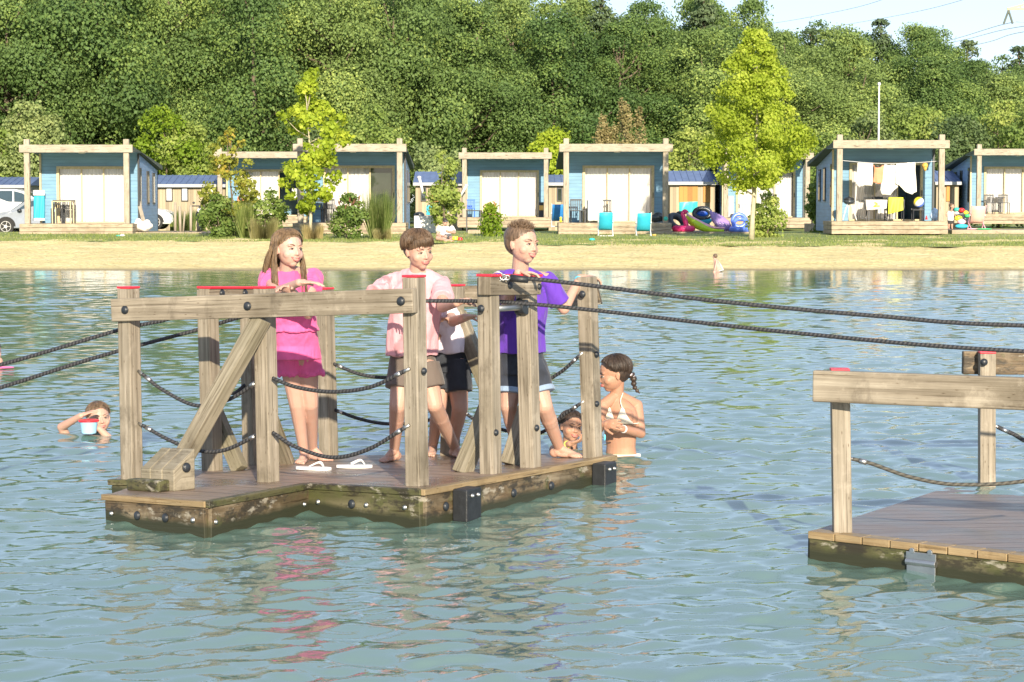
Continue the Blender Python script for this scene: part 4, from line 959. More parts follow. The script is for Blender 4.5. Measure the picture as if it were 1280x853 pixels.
mb.tube([che + s_ * (.127 * math.cos(t)) + f_ * (.087 * math.sin(t)) - V((0, 0, .032)) for t in np.linspace(0, 2 * math.pi, 25)], .003, 6)
mb.build('bikini_strap', 'cream_bikini', g3, smooth=True)
mb = MB(); q = W(777, 575, Yb); mb.loft([(q + V((0, 0, .040)), .126, .096, s_, f_), (q - V((0, 0, .05)), .132, .10, s_, f_)], 26); o = mb.build('bikini_bottom', 'cream_bikini', g3, smooth=True)
mb = MB(); hair_cap(mb, c, h, Fh); comb(mb, c, h, Fh, 220, 15, (0, 6.28), (40, 85), (-35, 15), r0=.009, lift=.006)
back = c + Fh @ V((0, -.50, -.1)) * h; tail = [back, back + V((.018, .01, -.03)), back + V((.022, .02, -.07)), back + V((.035, .03, -.10)), back + V((.06, .03, -.125))]
mb.tube(rope_pts(tail, 6), [.024 * (1 - .7 * k / 24) + .004 * math.sin(k * 1.3) for k in range(25)], 10); mb.build('hair', 'hair_wet', g3, smooth=True)
mb = MB(); mb.ell(back + V((.006, 0, -.008)), .02, .02, .014); mb.build('hair_tie', 'white_cotton', g3, smooth=True)
band(g3, elR, wrR, .9, .026, 'shell_white'); mb = MB(); mb.tube([nec + s_ * (.05 * math.cos(t)) + f_ * (.052 * math.sin(t)) - V((0, 0, .012 + .03 * math.sin(t))) for t in np.linspace(0, math.pi, 14)], .0018, 5); mb.build('necklace', 'steel', g3, smooth=True)
mb = MB(); mb.ell(W(756, 547, Yb - .3), .006, .003, .02); mb.build('key_tag', 'band_blue', g3, smooth=True)

# --- child in the water behind the last post
Yn = 14.3
n4 = empty('person', V((W(716, 560, Yn).x, Yn, 0)), 'wet haired child swimming behind the raft, between its last post and the purple boy', 'person')
c = W(714.5, 534, Yn); Fh = hframe(R(20), R(2), R(-8)); h = .21
mb = MB(); head(mb, c, h, Fh); mb.cap2(c + Fh @ V((0, -.06, -.25)) * h, W(712, 575, Yn + .05), .044, .06); mb.cap2(W(700, 585, Yn + .05), W(735, 585, Yn + .05), .06, .06); 
eA, wA = W(692, 562, Yn - .2), W(712, 555, Yn - .36); limb(mb, W(698, 578, Yn), eA, wA, (.036, .030, .021)); hand(mb, wA, (1, -.2, .3), (.3, .2, 1), -1, .9, .12)
body = mb.build('body', 'skin_tan', n4, remesh=VOX, smo=3); face(body, c, h, Fh, .6, 'hair_wet', .55)
mb = MB(); hair_cap(mb, c, h, Fh); comb(mb, c, h, Fh, 160, 16, (0, 6.28), (40, 85), (-20, 15), r0=.009, lift=.006); mb.build('hair', 'hair_wet', n4, smooth=True)
band(n4, eA, wA, .85, .025, 'band_yellow'); band(n4, eA, wA, .55, .028, 'band_blue')

# --- boy swimming on the left
Ys = 15.3
n5 = empty('person', V((W(122, 538, Ys).x, Ys, 0)), 'boy swimming left of the raft, head and arm above water, holding a tub', 'person')
c = W(124, 523, Ys); Fh = hframe(R(22), R(4), R(6)); h = .225
mb = MB(); head(mb, c, h, Fh); mb.cap2(c + Fh @ V((0, -.06, -.25)) * h, W(126, 560, Ys + .08), .046, .06); mb.cap2(W(100, 566, Ys + .08), W(146, 566, Ys + .08), .06, .06)
eA, wA = W(77, 534, Ys - .1), W(101, 520, Ys - .25); limb(mb, W(94, 568, Ys), eA, wA, (.038, .032, .022)); hand(mb, wA, (.85, .1, .35), (.2, .2, -1), 1, .25, .12)
wB = W(124, 536, Ys - .28); limb(mb, W(140, 560, Ys), W(138, 550, Ys - .25), wB, (.036, .03, .021)); hand(mb, wB, (-.7, -.1, .15), (-.2, .9, .1), -1, .5, .12)
body = mb.build('body', 'skin_warm', n5, remesh=VOX, smo=3); face(body, c, h, Fh, .2, 'hair_short', .5)
mb = MB(); hair_cap(mb, c, h, Fh); comb(mb, c, h, Fh, 160, 17, (0, 6.28), (40, 85), (-15, 15), r0=.009, lift=.005); mb.build('hair', 'hair_short', n5, smooth=True)
M('tub_blue', (.30, .55, .72), .35); M('tub_red', (.75, .02, .03), .35)
q = W(111, 526.5, Ys - .33); tubt = empty('toy_tub', q - V((0, 0, .08)), 'small light blue tub with a red rim held by the swimming boy', 'tub')
mb = MB(); mb.cyl(q - V((0, 0, .085)), q, .050, .062, 40); mb.build('tub_body', 'tub_blue', tubt, smooth=False, bevel=.003)
mb = MB(); mb.cyl(q - V((0, 0, .004)), q + V((0, 0, .010)), .072, .072, 40); mb.build('rim', 'tub_red', tubt, bevel=.004)
# --- swimmer cut by the left edge
n6 = empty('person', W(-6, 458, 21.2), 'swimmer in pink cut off by the left picture edge beyond the ropes', 'person')
mb = MB(); Y6 = 21.2; c6 = W(-8, 440, Y6); F6 = hframe(R(30)); head(mb, c6, .22, F6); mb.cap2(c6 - V((0, 0, .06)), W(-6, 462, Y6), .05, .06); mb.cap2(W(-18, 452, Y6), W(-2, 452, Y6), .06, .045); mb.cap2(W(-4, 453, Y6), W(-1, 462, Y6), .04, .035)
mb.build('body', 'skin_warm', n6, remesh=.006, smo=2); mb = MB(); mb.ell(W(4, 459.5, Y6 - .2), .11, .05, .012); mb.build('swimsuit', 'pink_muslin', n6, smooth=True)
mb = MB(); hair_cap(mb, c6, .22, F6); mb.build('hair', 'hair_wet', n6, smooth=True)
# ------------------------------------------------------------------ trees and shrubs
def crown_mesh(name, mat, H, base, prof, nclump, cr, nleaf, ls, seed, core=.62, squash=.8, drop=0):
    g = np.random.default_rng(seed); t = np.sqrt(g.random(nclump)) if False else g.random(nclump)
    pr = np.interp(t, [p[0] for p in prof], [p[1] for p in prof]); az = g.uniform(0, 2 * np.pi, nclump) + np.arange(nclump) * 2.399
    rad = pr * np.clip(g.normal(.82, .22, nclump), .15, 1.12)
    C = np.stack([rad * np.cos(az), rad * np.sin(az), base + t * (H - base)], 1)
    CR = cr * g.uniform(.55, 1.25, nclump) * (.55 + .45 * np.clip(pr / max(pr.max(), .01), 0, 1))
    per = np.maximum(20, (nleaf * CR ** 2 / (CR ** 2).sum()).astype(int)); idx = np.repeat(np.arange(nclump), per); n = len(idx)
    d = g.normal(0, 1, (n, 3)); out = C[idx] - np.array([0, 0, base + (H - base) * .45]); out /= np.linalg.norm(out, axis=1)[:, None] + 1e-6
    d += out * .7; d[:, 2] += .25; d /= np.linalg.norm(d, axis=1)[:, None]
    P = C[idx] + d * (CR[idx] * np.clip(g.normal(.92, .22, n), .3, 1.45))[:, None] * np.array([1, 1, squash]); P[:, 2] -= drop * g.random(n)
    nr = d * .9 + g.normal(0, .55, (n, 3)); nr /= np.linalg.norm(nr, axis=1)[:, None]
    a = np.cross(nr, g.normal(0, 1, (n, 3))); a /= np.linalg.norm(a, axis=1)[:, None]; b_ = np.cross(nr, a)
    s = ls * g.uniform(.6, 1.3, n)[:, None]; cv = g.random(nclump)
    var = np.clip(.55 * cv[idx] + .45 * g.random(n) , 0, 1)
    me = quadmesh(name, P, a * s * .5, b_ * s * 1.25, var, mat)
    return me, C, CR
def trunk_mesh(name, H, base, C, r0, seed, mat='bark', limbs=10, bend=.1):
    g = random.Random(seed); mb = MB(); top = base + (H - base) * .8; pts = []
    for k in range(9): t = k / 8; pts.append(V((bend * math.sin(t * 3 + seed), bend * math.cos(t * 2.3 + seed) - bend, top * t)))
    mb.tube(pts, [r0 * (1 - .8 * k / 8) * (1.25 if k == 0 else 1) for k in range(9)], 9)
    for i in g.sample(range(len(C)), min(limbs, len(C))):
        c = V(C[i]); z0 = max(base * .8, min(top * .95, c.z - .55 * math.hypot(c.x, c.y) - .2)); s = V((0, 0, z0)); m = s.lerp(c, .5) + V((0, 0, -.08 * (c - s).length))
        mb.tube([s, m, c], [r0 * .38, r0 * .25, r0 * .1], 6)
    me_o = mb.build(name, mat, None, smooth=True); me = me_o.data; bpy.data.objects.remove(me_o); return me
def put_tree(name, loc, label, cat, parts, group=None, scale=1, rz=0):
    e = empty(name, loc, label, cat, group, rz); e.scale = (scale if isinstance(scale, (tuple, list)) else (scale,) * 3)
    for nm, me in parts:
        o = bpy.data.objects.new(nm, me); col.objects.link(o); o.parent = e
    return e
def tree(name, label, px, H, base, prof, Y, ncl, cr, nl, ls, mat, r0, seed, cat='tree', group=None, bark='bark', x=None, z=None, **k):
    X = (px - 640) * Y / FPX if x is None else x
    cm, C, CR = crown_mesh('crown' if r0 else 'foliage', mat, H, base, prof, ncl, cr, nl, ls, seed, **k)
    tm = trunk_mesh('trunk' if r0 else 'stem', H, base, C, r0 or .03, seed, bark)
    return put_tree(name, V((X, Y, (gz(X, Y) if z is None else z) - .03)), label, cat, [('crown' if r0 else 'foliage', cm), ('trunk' if r0 else 'stem', tm)], group)
OAKP = [(0, .55), (.15, .85), (.4, 1), (.7, .85), (.9, .5), (1, .15)]
oak_var = []
for i in range(6):
    R0 = (3.1, 3.5, 2.8, 3.3, 3.0, 3.7)[i]; H0 = 12.5; b0_ = (1.6, 2.2, 1.2, 2.8, 1.8, 2.0)[i]
    cm, C, CR = crown_mesh('crown', 'oak_leaves', H0, b0_, [(t, r * R0) for t, r in OAKP], 62, 1.45, (52000, 40000, 60000, 46000, 52000, 42000)[i], (.118, .14, .105, .125, .115, .135)[i], 100 + i)
    oak_var.append([('crown', cm), ('trunk', trunk_mesh('trunk', H0, b0_, C, .26, 40 + i, limbs=16))])
pine_var = []
for i in range(2):
    cm, C, CR = crown_mesh('crown', 'pine_needles', 14, 4.5, [(0, 1.5), (.3, 1.7), (.7, 1.0), (1, .12)], 80, .8, 15000, .15, 200 + i, squash=.45)
    pine_var.append([('crown', cm), ('trunk', trunk_mesh('trunk', 16, 5, C, .2, 60 + i, limbs=20))])
where = ['behind the cabin at the far left', 'behind the gap right of the far left cabin', 'rising over the small autumn-coloured tree', 'just behind the yellow-green young tree', 'above the roof of the second large cabin', 'behind the gap left of the middle small cabin', 'rising over the middle small blue cabin', 'above the central large cabin', 'between the central cabin and the bright maple', 'directly behind the bright maple', 'right of the bright maple crown', 'left of the tall thin lamp pole', 'right of the tall thin lamp pole', 'above the last cabin at the right edge']
g = random.Random(21); n_ = len(where)
for i in range(-2, n_ + 2):
    t = i / (n_ - 1); px_ = 20 + 1240 * t; Y = 111 + 34 * max(0, t) ** 1.3 + g.uniform(-1.5, 1.5); X = (px_ - 640) * Y / FPX + g.uniform(-.6, .6)
    ytop = np.interp(px_, [0, 560, 640, 800, 900, 1000, 1100, 1280], [-30, -10, 20, 30, 60, 75, 85, 100]) + g.uniform(-12, 22)
    Ht = 1.65 + (250 - ytop) * Y / FPX; s = Ht / 12.5
    lab = f'broad forest-edge oak {where[i]}' if 0 <= i < n_ else 'dark green oak of the forest edge beyond the picture side'
    put_tree('oak_tree', V((X, Y, .2)), lab, 'tree', oak_var[i % 6], 'oaks in the front row of the forest', (1.0 * g.uniform(.92, 1.1), 1.0, s), g.uniform(0, 6.28))
for row in range(1, 4):
    n2_ = 15 + row
    for i in range(-1, n2_ + 1):
        t = (i + .5 * (row % 2)) / (n2_ - 1); px_ = -10 + 1300 * t; Y = 111 + 5.5 * row + 34 * max(0, t) ** 1.3 + g.uniform(-1.5, 1.5); X = (px_ - 640) * Y / FPX + g.uniform(-.8, .8)
        ytop = np.interp(px_, [0, 300, 500, 600, 680, 760, 900, 1000, 1100, 1200, 1280], [-60, -45, -25, -12, 2, -2, 22, 38, 45, 62, 72]) + (3 - row) * 10 + g.uniform(-12, 22)
        Ht = 1.65 + (250 - ytop) * Y / FPX
        put_tree('forest_tree', V((X, Y, .2)), 'dark green forest tree standing behind the front row of oaks', 'tree', oak_var[(i * 2 + row) % 6], 'trees deeper in the forest', (.95, .95, Ht / 12.5), g.uniform(0, 6.28))
for px_, yt, Y, lab in ((878, -14, 140, 'tall conifer poking above the forest, left of the maple top'), (752, -8, 132, 'conifer top between the oaks above the central cabin'), (1012, 40, 150, 'pointed conifer standing out right of the maple top'), (1098, 28, 154, 'pointed conifer top above the lamp pole'), (1205, 52, 160, 'pointed conifer below the power lines'), (245, -20, 122, 'conifer among the oaks near the upper left'), (1270, 62, 160, 'conifer at the right edge of the forest skyline')):
    X = (px_ - 640) * Y / FPX; Ht = 1.65 + (250 - yt) * Y / FPX
    put_tree('pine_tree', V((X, Y, .2)), lab, 'tree', pine_var[px_ % 2], 'conifers in the forest', (1, 1, Ht / 14.3), px_)
ROUND = lambda r: [(0, .7 * r), (.35, r), (.7, .8 * r), (1, .2 * r)]
# lighter trees and shrubs between the cabins and the forest
for a in (
    ('willow_tree', 'grey-green willow rising behind the left post of the far left cabin', 42, 136, 98, 1.7, 'willow_leaves'), ('willow_tree', 'low yellowish green tree at the left edge behind the wooden shed', 8, 170, 97, 1.1, 'bush_leaves'),
    ('lime_tree', 'bright yellow-green bushy tree right of the far left cabin roof', 207, 143, 96, 1.9, 'lime_leaves'), ('lime_tree', 'second smaller bright green tree touching the one by the far left cabin', 240, 160, 97, 1.3, 'bush_leaves'),
    ('bushy_tree', 'mid green rounded tree above the second large cabin roof', 457, 142, 99, 1.9, 'bush_leaves'), ('bushy_tree', 'low light green tree seen behind the left half of the second large cabin', 405, 165, 100, 1.3, 'willow_leaves'), ('bushy_tree', 'soft green tree between the second large cabin and the middle small cabin', 552, 168, 98, 1.5, 'willow_leaves'), ('bushy_tree', 'yellow-green bush glimpsed between middle small and central cabins', 695, 170, 97, 1.2, 'lime_leaves'),
    ('bushy_tree', 'pale green tree standing right of the central cabin roof', 862, 168, 100, 1.5, 'bush_leaves'), ('bushy_tree', 'light green tree behind the maple crown', 920, 175, 99, 1.6, 'willow_leaves'),
    ('hedge_tree', 'green rounded tree filling the gap left of the laundry cabin', 1025, 178, 98, 1.9, 'bush_leaves'), ('hedge_tree', 'pale leafy tree above the left half of the laundry cabin', 1080, 150, 108, 2.3, 'willow_leaves'), ('hedge_tree', 'yellowish green tree above the right half of the laundry cabin', 1150, 140, 110, 2.3, 'bush_leaves'),
    ('hedge_tree', 'light green tree between the laundry cabin and the last cabin', 1195, 150, 108, 1.8, 'willow_leaves'), ('hedge_tree', 'feathery green tree above the last cabin roof', 1245, 132, 110, 2.2, 'bush_leaves'), ('hedge_tree', 'dense green tree at the right picture edge behind the last cabin', 1285, 145, 108, 2.0, 'bush_leaves')):
    nm, lab, px_, yt, Y, rr, mt = a; Y = max(Y, 104.5); H_ = 1.65 - .22 + (250 - yt) * Y / FPX
    tree(nm, lab, px_, H_, .6, ROUND(rr), Y, 46, .75, 9500, .13, mt, .1, px_, 'tree', 'lighter trees between cabins and forest')
for px_, yt, sx in ((752, 150, .5), (778, 128, .6), (798, 142, .5), (765, 165, .6)):
    Y = 101; H_ = 1.45 + (250 - yt) * Y / FPX; tree('dry_poplar', f'dry straw-coloured feathery shrub above the central cabin roof, its {"tallest" if yt == 128 else "left" if px_ == 752 else "right" if px_ == 798 else "lowest"} plume', px_, H_, .8, [(0, sx * 1.2), (.5, sx), (1, .06)], Y, 34, .32, 2600, .10, 'dry_leaves', .04, px_, 'shrub', 'dry plumes above the central cabin', squash=2.0)
# individual young trees
tree('maple_tree', 'tall bright yellow-green maple with a teardrop crown on the lawn right of centre', 941, 6.75, 1.85, [(0, .5), (.08, .95), (.22, 1.42), (.42, 1.38), (.6, 1.08), (.78, .66), (.92, .32), (1, .08)], 70, 120, .40, 34000, .082, 'maple_leaves', .085, 301, bark='pale_bark', drop=.1)
tree('young_tree', 'yellow-green young tree with an open irregular crown in front of the second large cabin', 386, 5.45, 1.0, [(0, .35), (.12, .9), (.35, .95), (.55, 1.15), (.72, .75), (.8, .32), (1, .18)], 71, 62, .30, 5200, .12, 'lime_leaves', .06, 302, bark='pale_bark')
tree('young_tree', 'small tree turning autumn orange left of the yellow-green young tree', 290, 3.75, .9, [(0, .8), (.25, .95), (.5, .62), (.8, .4), (1, .1)], 74, 52, .27, 3000, .10, 'autumn_leaves', .05, 303)
tree('young_tree', 'thin leafy green tree between the second large cabin and the middle small cabin', 556, 3.0, .55, [(0, .35), (.3, .55), (.7, .4), (1, .1)], 78, 40, .26, 2600, .10, 'bush_leaves', .04, 304)
def bush(name, label, px, ytop, Y, wpx, mat, seed, n=2600, ls=.085, group='plants in the bed before the cabins', cr=.26, base=.05):
    H_ = W(px, ytop, Y).z - gz(0, Y); r = wpx / 2 * Y / FPX
    return tree(name, label, px, H_, base, [(0, r * .7), (.4, r), (.75, r * .75), (1, r * .3)], Y, 34, cr, n, ls, mat, 0, seed, 'shrub', group)
bush('green_shrub', 'green shrub beside the moped, before the second small cabin', 272, 246, 73, 36, 'bush_leaves', 1); bush('green_shrub', 'light green shrub right behind the clump of upright grass', 300, 255, 75, 26, 'bush_leaves', 2)
bush('flowering_shrub', 'loose shrub with brownish seed heads left of the yellow-green young tree', 336, 240, 72, 34, 'bush_leaves', 3)
b1 = bush('butterfly_bush', 'butterfly bush with brown flower spikes before the second large cabin', 437, 246, 71, 36, 'bush_leaves', 4)
b2 = bush('green_shrub', 'small leafy shrub right of the metal table at the middle small cabin', 613, 258, 74, 20, 'lime_leaves', 5, 1300); bush('bamboo_shrub', 'upright green shrub behind the maple trunk', 958, 246, 73, 34, 'bush_leaves', 6, 3000)
bush('green_shrub', 'green bush filling the space between blue chair and laundry cabin', 1026, 222, 84, 30, 'bush_leaves', 7, 4200, .09)
def spikes(parent, n, r, z0, z1, mat, name, seed, L=.16, wd=.03):
    g_ = random.Random(seed); mb = MB()
    for i in range(n):
        a = g_.uniform(0, 6.28); q = r * g_.uniform(.2, 1); p = parent.location + V((math.cos(a) * q, math.sin(a) * q, g_.uniform(z0, z1))); d = V((math.cos(a) * .5 + g_.gauss(0, .2), math.sin(a) * .5, 1)).normalized()
        if name == 'flower': mb.ell(p + V((0, -.1, 0)), .028, .028, .022, n=6, m=4)
        else: mb.cyl(p, p + d * L, wd, wd * .3, 6)
    mb.build(name, mat, parent)
M('brown_flower', (.17, .07, .04), .8); M('white_flower', (.8, .78, .7), .6); M('pink_flower', (.6, .25, .3), .6)
spikes(b1, 26, .42, .8, 1.35, 'brown_flower', 'flower_spike', 1); spikes(b1, 16, .46, .15, .7, 'white_flower', 'flower', 2)
def grass_clump(label, px, ytop, Y, wpx, mat, seed, n=900):
    H_ = W(px, ytop, Y).z - gz(0, Y); r = wpx / 2 * Y / FPX; g_ = np.random.default_rng(seed)
    a = g_.uniform(0, 6.28, n); q = r * .55 * np.sqrt(g_.random(n)); X = (px - 640) * Y / FPX
    P = np.stack([np.cos(a) * q, np.sin(a) * q, a * 0], 1); me = blades('blades', P, H_ * .95, .014, .2, mat, seed)
    put_tree('ornamental_grass', V((X, Y, gz(X, Y))), label, 'grass clump', [('blades', me)], 'plants in the bed before the cabins')
grass_clump('tall upright green grass clump right of the butterfly bush', 474, 240, 71, 40, 'grass_blades', 1, 1500); grass_clump('upright green grass clump between the shrubs left of the girl', 308, 252, 72, 26, 'grass_blades', 2, 1100)
grass_clump('low straw-coloured grass behind the girl\'s head', 330, 272, 70.5, 60, 'straw_blades', 3, 1100); grass_clump('low dry grass round the base of the yellow-green young tree', 392, 280, 70.5, 44, 'straw_blades', 4, 700); grass_clump('straw-coloured tuft at the foot of the tall grass clump', 478, 285, 70.3, 40, 'straw_blades', 5, 500)
grass_clump('dark green weeds in front of the back wooden cabin', 226, 266, 96, 46, 'grass_blades', 6, 900); grass_clump('green weeds between the wooden posts and the moped', 232, 262, 84, 44, 'grass_blades', 7, 1100)

# ------------------------------------------------------------------ cabins
def panemat():
    m, nt, b = newmat('clear_pane'); tr = N(nt, 'ShaderNodeBsdfTransparent'); gl = N(nt, 'ShaderNodeBsdfGlossy'); gl.inputs['Roughness'].default_value = .03
    fr_ = N(nt, 'ShaderNodeFresnel'); mx = N(nt, 'ShaderNodeMixShader'); nt.links.new(fr_.outputs[0], mx.inputs[0]); nt.links.new(tr.outputs[0], mx.inputs[1]); nt.links.new(gl.outputs[0], mx.inputs[2])
    nt.links.new(mx.outputs[0], nt.nodes['Material Output'].inputs[0]); MATS['clear_pane'] = m
panemat()
def wavy(mb, x0, x1, y, z0, z1, amp=.03, wl=.16, n=40):
    i = len(mb.v); 
    for k in range(n + 1):
        x = x0 + (x1 - x0) * k / n; yy = y + amp * math.sin(2 * math.pi * (x - x0) / wl + .4 * math.sin(x * 9))
        mb.v += [V((x, yy, z0)), V((x, yy, z1))]
    for k in range(n): a = i + 2 * k; mb.face((a, a + 2, a + 3, a + 1))
def cabin(label, pxl, ydeck, Y, panels=('c', 'c', 'c'), door=(.90, 3.55), left_win=False, deck_ext=0, lamp=True, wdt=4.05, drop=.44):
    o = W(pxl, ydeck, Y); root = empty('blue_cabin', o, label, 'cabin', 'blue beach cabins')
    def L(mb): mb.v = [V(v) + o for v in mb.v]; return mb
    x1, w2 = wdt, wdt - .22
    d = L(MB().b2(-.03, x1, -.1, 2.0, -.14, 0)); dk_ = d.build('deck', 'cabin_deck_wood', root, bevel=.01)
    for k, (za, zb, ya) in enumerate(((-.285, -.15, -.12), (-drop, -.295, -.15))): L(MB().b2(-.03, x1 + .0, ya, 1.9, za, zb)).build('deck_board', 'cabin_deck_wood', dk_, bevel=.012)
    for xp in (.25, w2): 
        L(MB().b2(xp - .1, xp + .1, -.06, .14, 0, 3.04)).build('post', 'cabin_timber', root, bevel=.02)
    L(MB().b2(0, x1 + .03, -.13, -.065, 2.56, 2.84)).build('roof_fascia', 'cabin_timber', root, bevel=.01)
    mb = MB(); i = 0
    zt = lambda y: 2.80 - .095 * y * (1 if y > 0 else 0)
    for x in (.02, x1): mb.v += [V((x, -.06, 2.80)), V((x, 6.7, 2.80 - .09 * 6.7)), V((x, 6.7, 2.62 - .09 * 6.7)), V((x, 2.0, 2.60)), V((x, -.06, 2.60))]
    for f in ((0, 1, 2, 3, 4), (9, 8, 7, 6, 5), (0, 5, 6, 1), (1, 6, 7, 2), (2, 7, 8, 3), (3, 8, 9, 4), (4, 9, 5, 0)): mb.face(f)
    L(mb).build('roof', 'roof_felt', root)
    L(MB().b2(.06, x1 - .04, -.05, 2.0, 2.585, 2.597)).build('porch_ceiling', 'side_siding', root)
    xw0, xw1 = .34, w2 + .06; d0, d1 = door
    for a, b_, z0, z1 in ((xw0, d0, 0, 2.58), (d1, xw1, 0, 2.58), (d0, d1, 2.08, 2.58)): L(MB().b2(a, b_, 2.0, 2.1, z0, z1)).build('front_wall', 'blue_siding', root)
    for xs_, sgn in ((xw0, -1), (xw1, 1)):
        mb = MB(); xa, xb = (xs_, xs_ + .1) if sgn < 0 else (xs_ - .1, xs_)
        for x in (xa, xb): mb.v += [V((x, 2.105, -.4)), V((x, 6.5, -.4)), V((x, 6.5, 2.0)), V((x, 2.105, 2.58))]
        for f in ((0, 3, 2, 1), (4, 5, 6, 7), (0, 1, 5, 4), (1, 2, 6, 5), (2, 3, 7, 6), (3, 0, 4, 7)): mb.face(f)
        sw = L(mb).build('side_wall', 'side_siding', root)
        for ya, yb, za, zb in ((2.35, 2.65, .5, 2.05), (3.9, 4.4, .7, 1.95), (5.2, 5.7, .7, 1.9)):
            x = xs_ + sgn * .012; wf = L(MB().b2(x - .022, x + .022, ya, yb, za, zb)).build('window', 'dark_plastic', sw)
            L(MB().b2(x + sgn * .024, x + sgn * .03, ya + .06, yb - .06, za + .06, zb - .06)).build('pane', 'window_glass', wf)
    L(MB().b2(xw1 + .002, xw1 + .07, 1.93, 2.0, -.2, 2.56)).build('corner_board', 'black_metal', root); L(MB().b2(xw0 - .07, xw0 - .002, 1.93, 2.0, -.2, 2.56)).build('corner_board', 'frame_oak', root)
    L(MB().b2(xw0, xw1, 6.4, 6.5, -.4, 2.0)).build('rear_wall', 'blue_siding', root)
    L(MB().b2(xw0 + .1, xw1 - .1, 2.11, 6.4, -.05, 0)).build('floor', 'frame_oak', root)
    mb = MB(); mb.b2(d0, d0 + .10, 1.93, 2.03, 0, 2.10); mb.b2(d1 - .10, d1, 1.93, 2.03, 0, 2.10); mb.b2(d0 + .10, d1 - .10, 1.93, 2.03, 2.0, 2.10); mb.b2(d0 + .1, d1 - .1, 1.93, 2.03, 0, .06)
    fr_ = L(mb).build('door_frame', 'frame_oak', root, bevel=.008)
    n = len(panels); pw = (d1 - d0 - .2) / n
    for k, pn in enumerate(panels):
        a, b_ = d0 + .1 + k * pw, d0 + .1 + (k + 1) * pw
        if k: L(MB().b2(a - .025, a + .025, 1.95, 2.02, .06, 2.0)).build('door_stile', 'frame_oak', fr_, bevel=.004)
        if pn in 'cg':
            L(MB().b2(a, b_, 1.985, 1.992, .06, 2.0)).build('pane', 'clear_pane' if pn == 'c' else 'window_glass', fr_)
        if pn == 'c':
            mb = MB(); wavy(mb, a, b_, 2.13, .04, 2.02, .03, .13 + .03 * (k % 2)); q = L(mb).build('curtain', 'curtain', root, smooth=True); 
        if pn == 'g' : L(MB().b2(a + .02, b_ - .05, 2.5, 2.55, 0, .85)).build('cupboard', 'curtain', root)
    L(MB().b2(d1 - .055, d1 - .03, 1.88, 1.93, .9, 1.1)).build('door_handle', 'black_metal', fr_)
    if lamp: L(MB().b2(x1 / 2 - .02, x1 / 2 + .2, .5, .7, 2.54, 2.583)).build('ceiling_lamp', 'shell_white', root, bevel=.01)
    return root, o
H1, o1 = cabin('far left blue cabin with drawn cream curtains and a turquoise towel by its wall', 26, 280, 78)
H2a, o2a = cabin('small blue cabin half hidden behind the autumn-coloured tree and shrubs', 268, 271, 95, ('c', 'c', 'o'))
H2b, o2b = cabin('blue cabin behind the yellow-green young tree with one dark uncurtained door pane at the right', 367, 279, 78, ('c', 'c', 'g'))
H3, o3 = cabin('smaller looking blue cabin between the boys\' heads, set back from the beach', 573.5, 272, 95)
H4, o4 = cabin('blue cabin in the middle with two blue deck chairs standing before its deck', 699, 279, 78)
H5, o5 = cabin('blue cabin behind the bright maple with grey shaded wooden steps', 900, 272.5, 95)
H6, o6 = cabin('blue cabin with laundry hanging across its porch', 1040, 277, 76, ('c', 'c', 'o'))
H7, o7 = cabin('blue cabin cut by the right edge with dark bar chairs on its deck', 1216, 267.5, 95, ('c', 'c', 'c'))
def back_cabin(label, x0, x1, yt, ye, Y, wall, feats, z0=None):
    a = W(x0, yt, Y); b_ = W(x1, ye, Y); g0 = gz(a.x, Y) - .05; root = empty('wooden_cabin', V((a.x, Y, g0)), label, 'cabin', 'wooden cabins with blue roofs behind')
    mb = MB(); mb.b2(a.x, b_.x, Y + .25, Y + 4, g0, b_.z); mb.build('wall', wall, root)
    mb = MB(); i = 0; mb.v = [V((a.x - .1, Y, b_.z)), V((b_.x + .1, Y, b_.z)), V((b_.x + .1, Y + 2.2, a.z)), V((a.x - .1, Y + 2.2, a.z)), V((a.x - .1, Y + 4.4, b_.z)), V((b_.x + .1, Y + 4.4, b_.z))]
    mb.f = []; mb.uv = []; mb.mi = []
    for f in ((0, 1, 2, 3), (3, 2, 5, 4), (0, 3, 4), (1, 5, 2), (0, 4, 5, 1)): mb.face(f)
    rf = mb.build('roof', 'roof_blue', root)
    mb = MB(); k = a.x
    while k < b_.x: mb.beam((k, Y - .005, b_.z + .015), (k, Y + 2.2, a.z + .015), .035, .03, (1, 0, 0)); k += .3
    mb.build('roof_seam', 'roof_blue', rf)
    mb = MB(); mb.b2(a.x - .1, b_.x + .1, Y - .03, Y + .0, b_.z - .12, b_.z + .02); mb.build('gutter', 'grey_metal', rf)
    for (fx0, fx1, fy0, fy1, mt, nm) in feats:
        p, q = W(fx0, fy0, Y + .23), W(fx1, fy1, Y + .23); mb = MB(); mb.b2(p.x, q.x, Y + .19, Y + .245, q.z, p.z); f = mb.build(nm, mt if nm == 'door' else 'dark_plastic', root, bevel=.01)
        if nm == 'window': mb = MB(); mb.b2(p.x + .05, q.x - .05, Y + .183, Y + .188, q.z + .05, p.z - .05); mb.build('pane', mt, f)
    return root
back_cabin('wooden cabin with a ribbed blue roof and three white windows behind the white car', 190, 300, 218.5, 231, 98, 'larch_planks', [(207, 216, 234, 252, 'shell_white', 'window'), (226.5, 235.5, 234, 252, 'shell_white', 'window'), (260, 271, 234, 252, 'shell_white', 'window')])
back_cabin('grey weathered shed with a blue roof at the left edge behind the cars', -40, 34, 221, 232, 98, 'grey_siding', [(19, 31, 233, 248, 'window_glass', 'window')])
back_cabin('tan cabin with an orange door seen through the gap left of the middle small cabin', 519, 577, 214, 229, 98, 'larch_planks', [(539, 548, 235, 253, 'orange_door', 'door'), (526, 533, 234, 252, 'window_glass', 'window')])
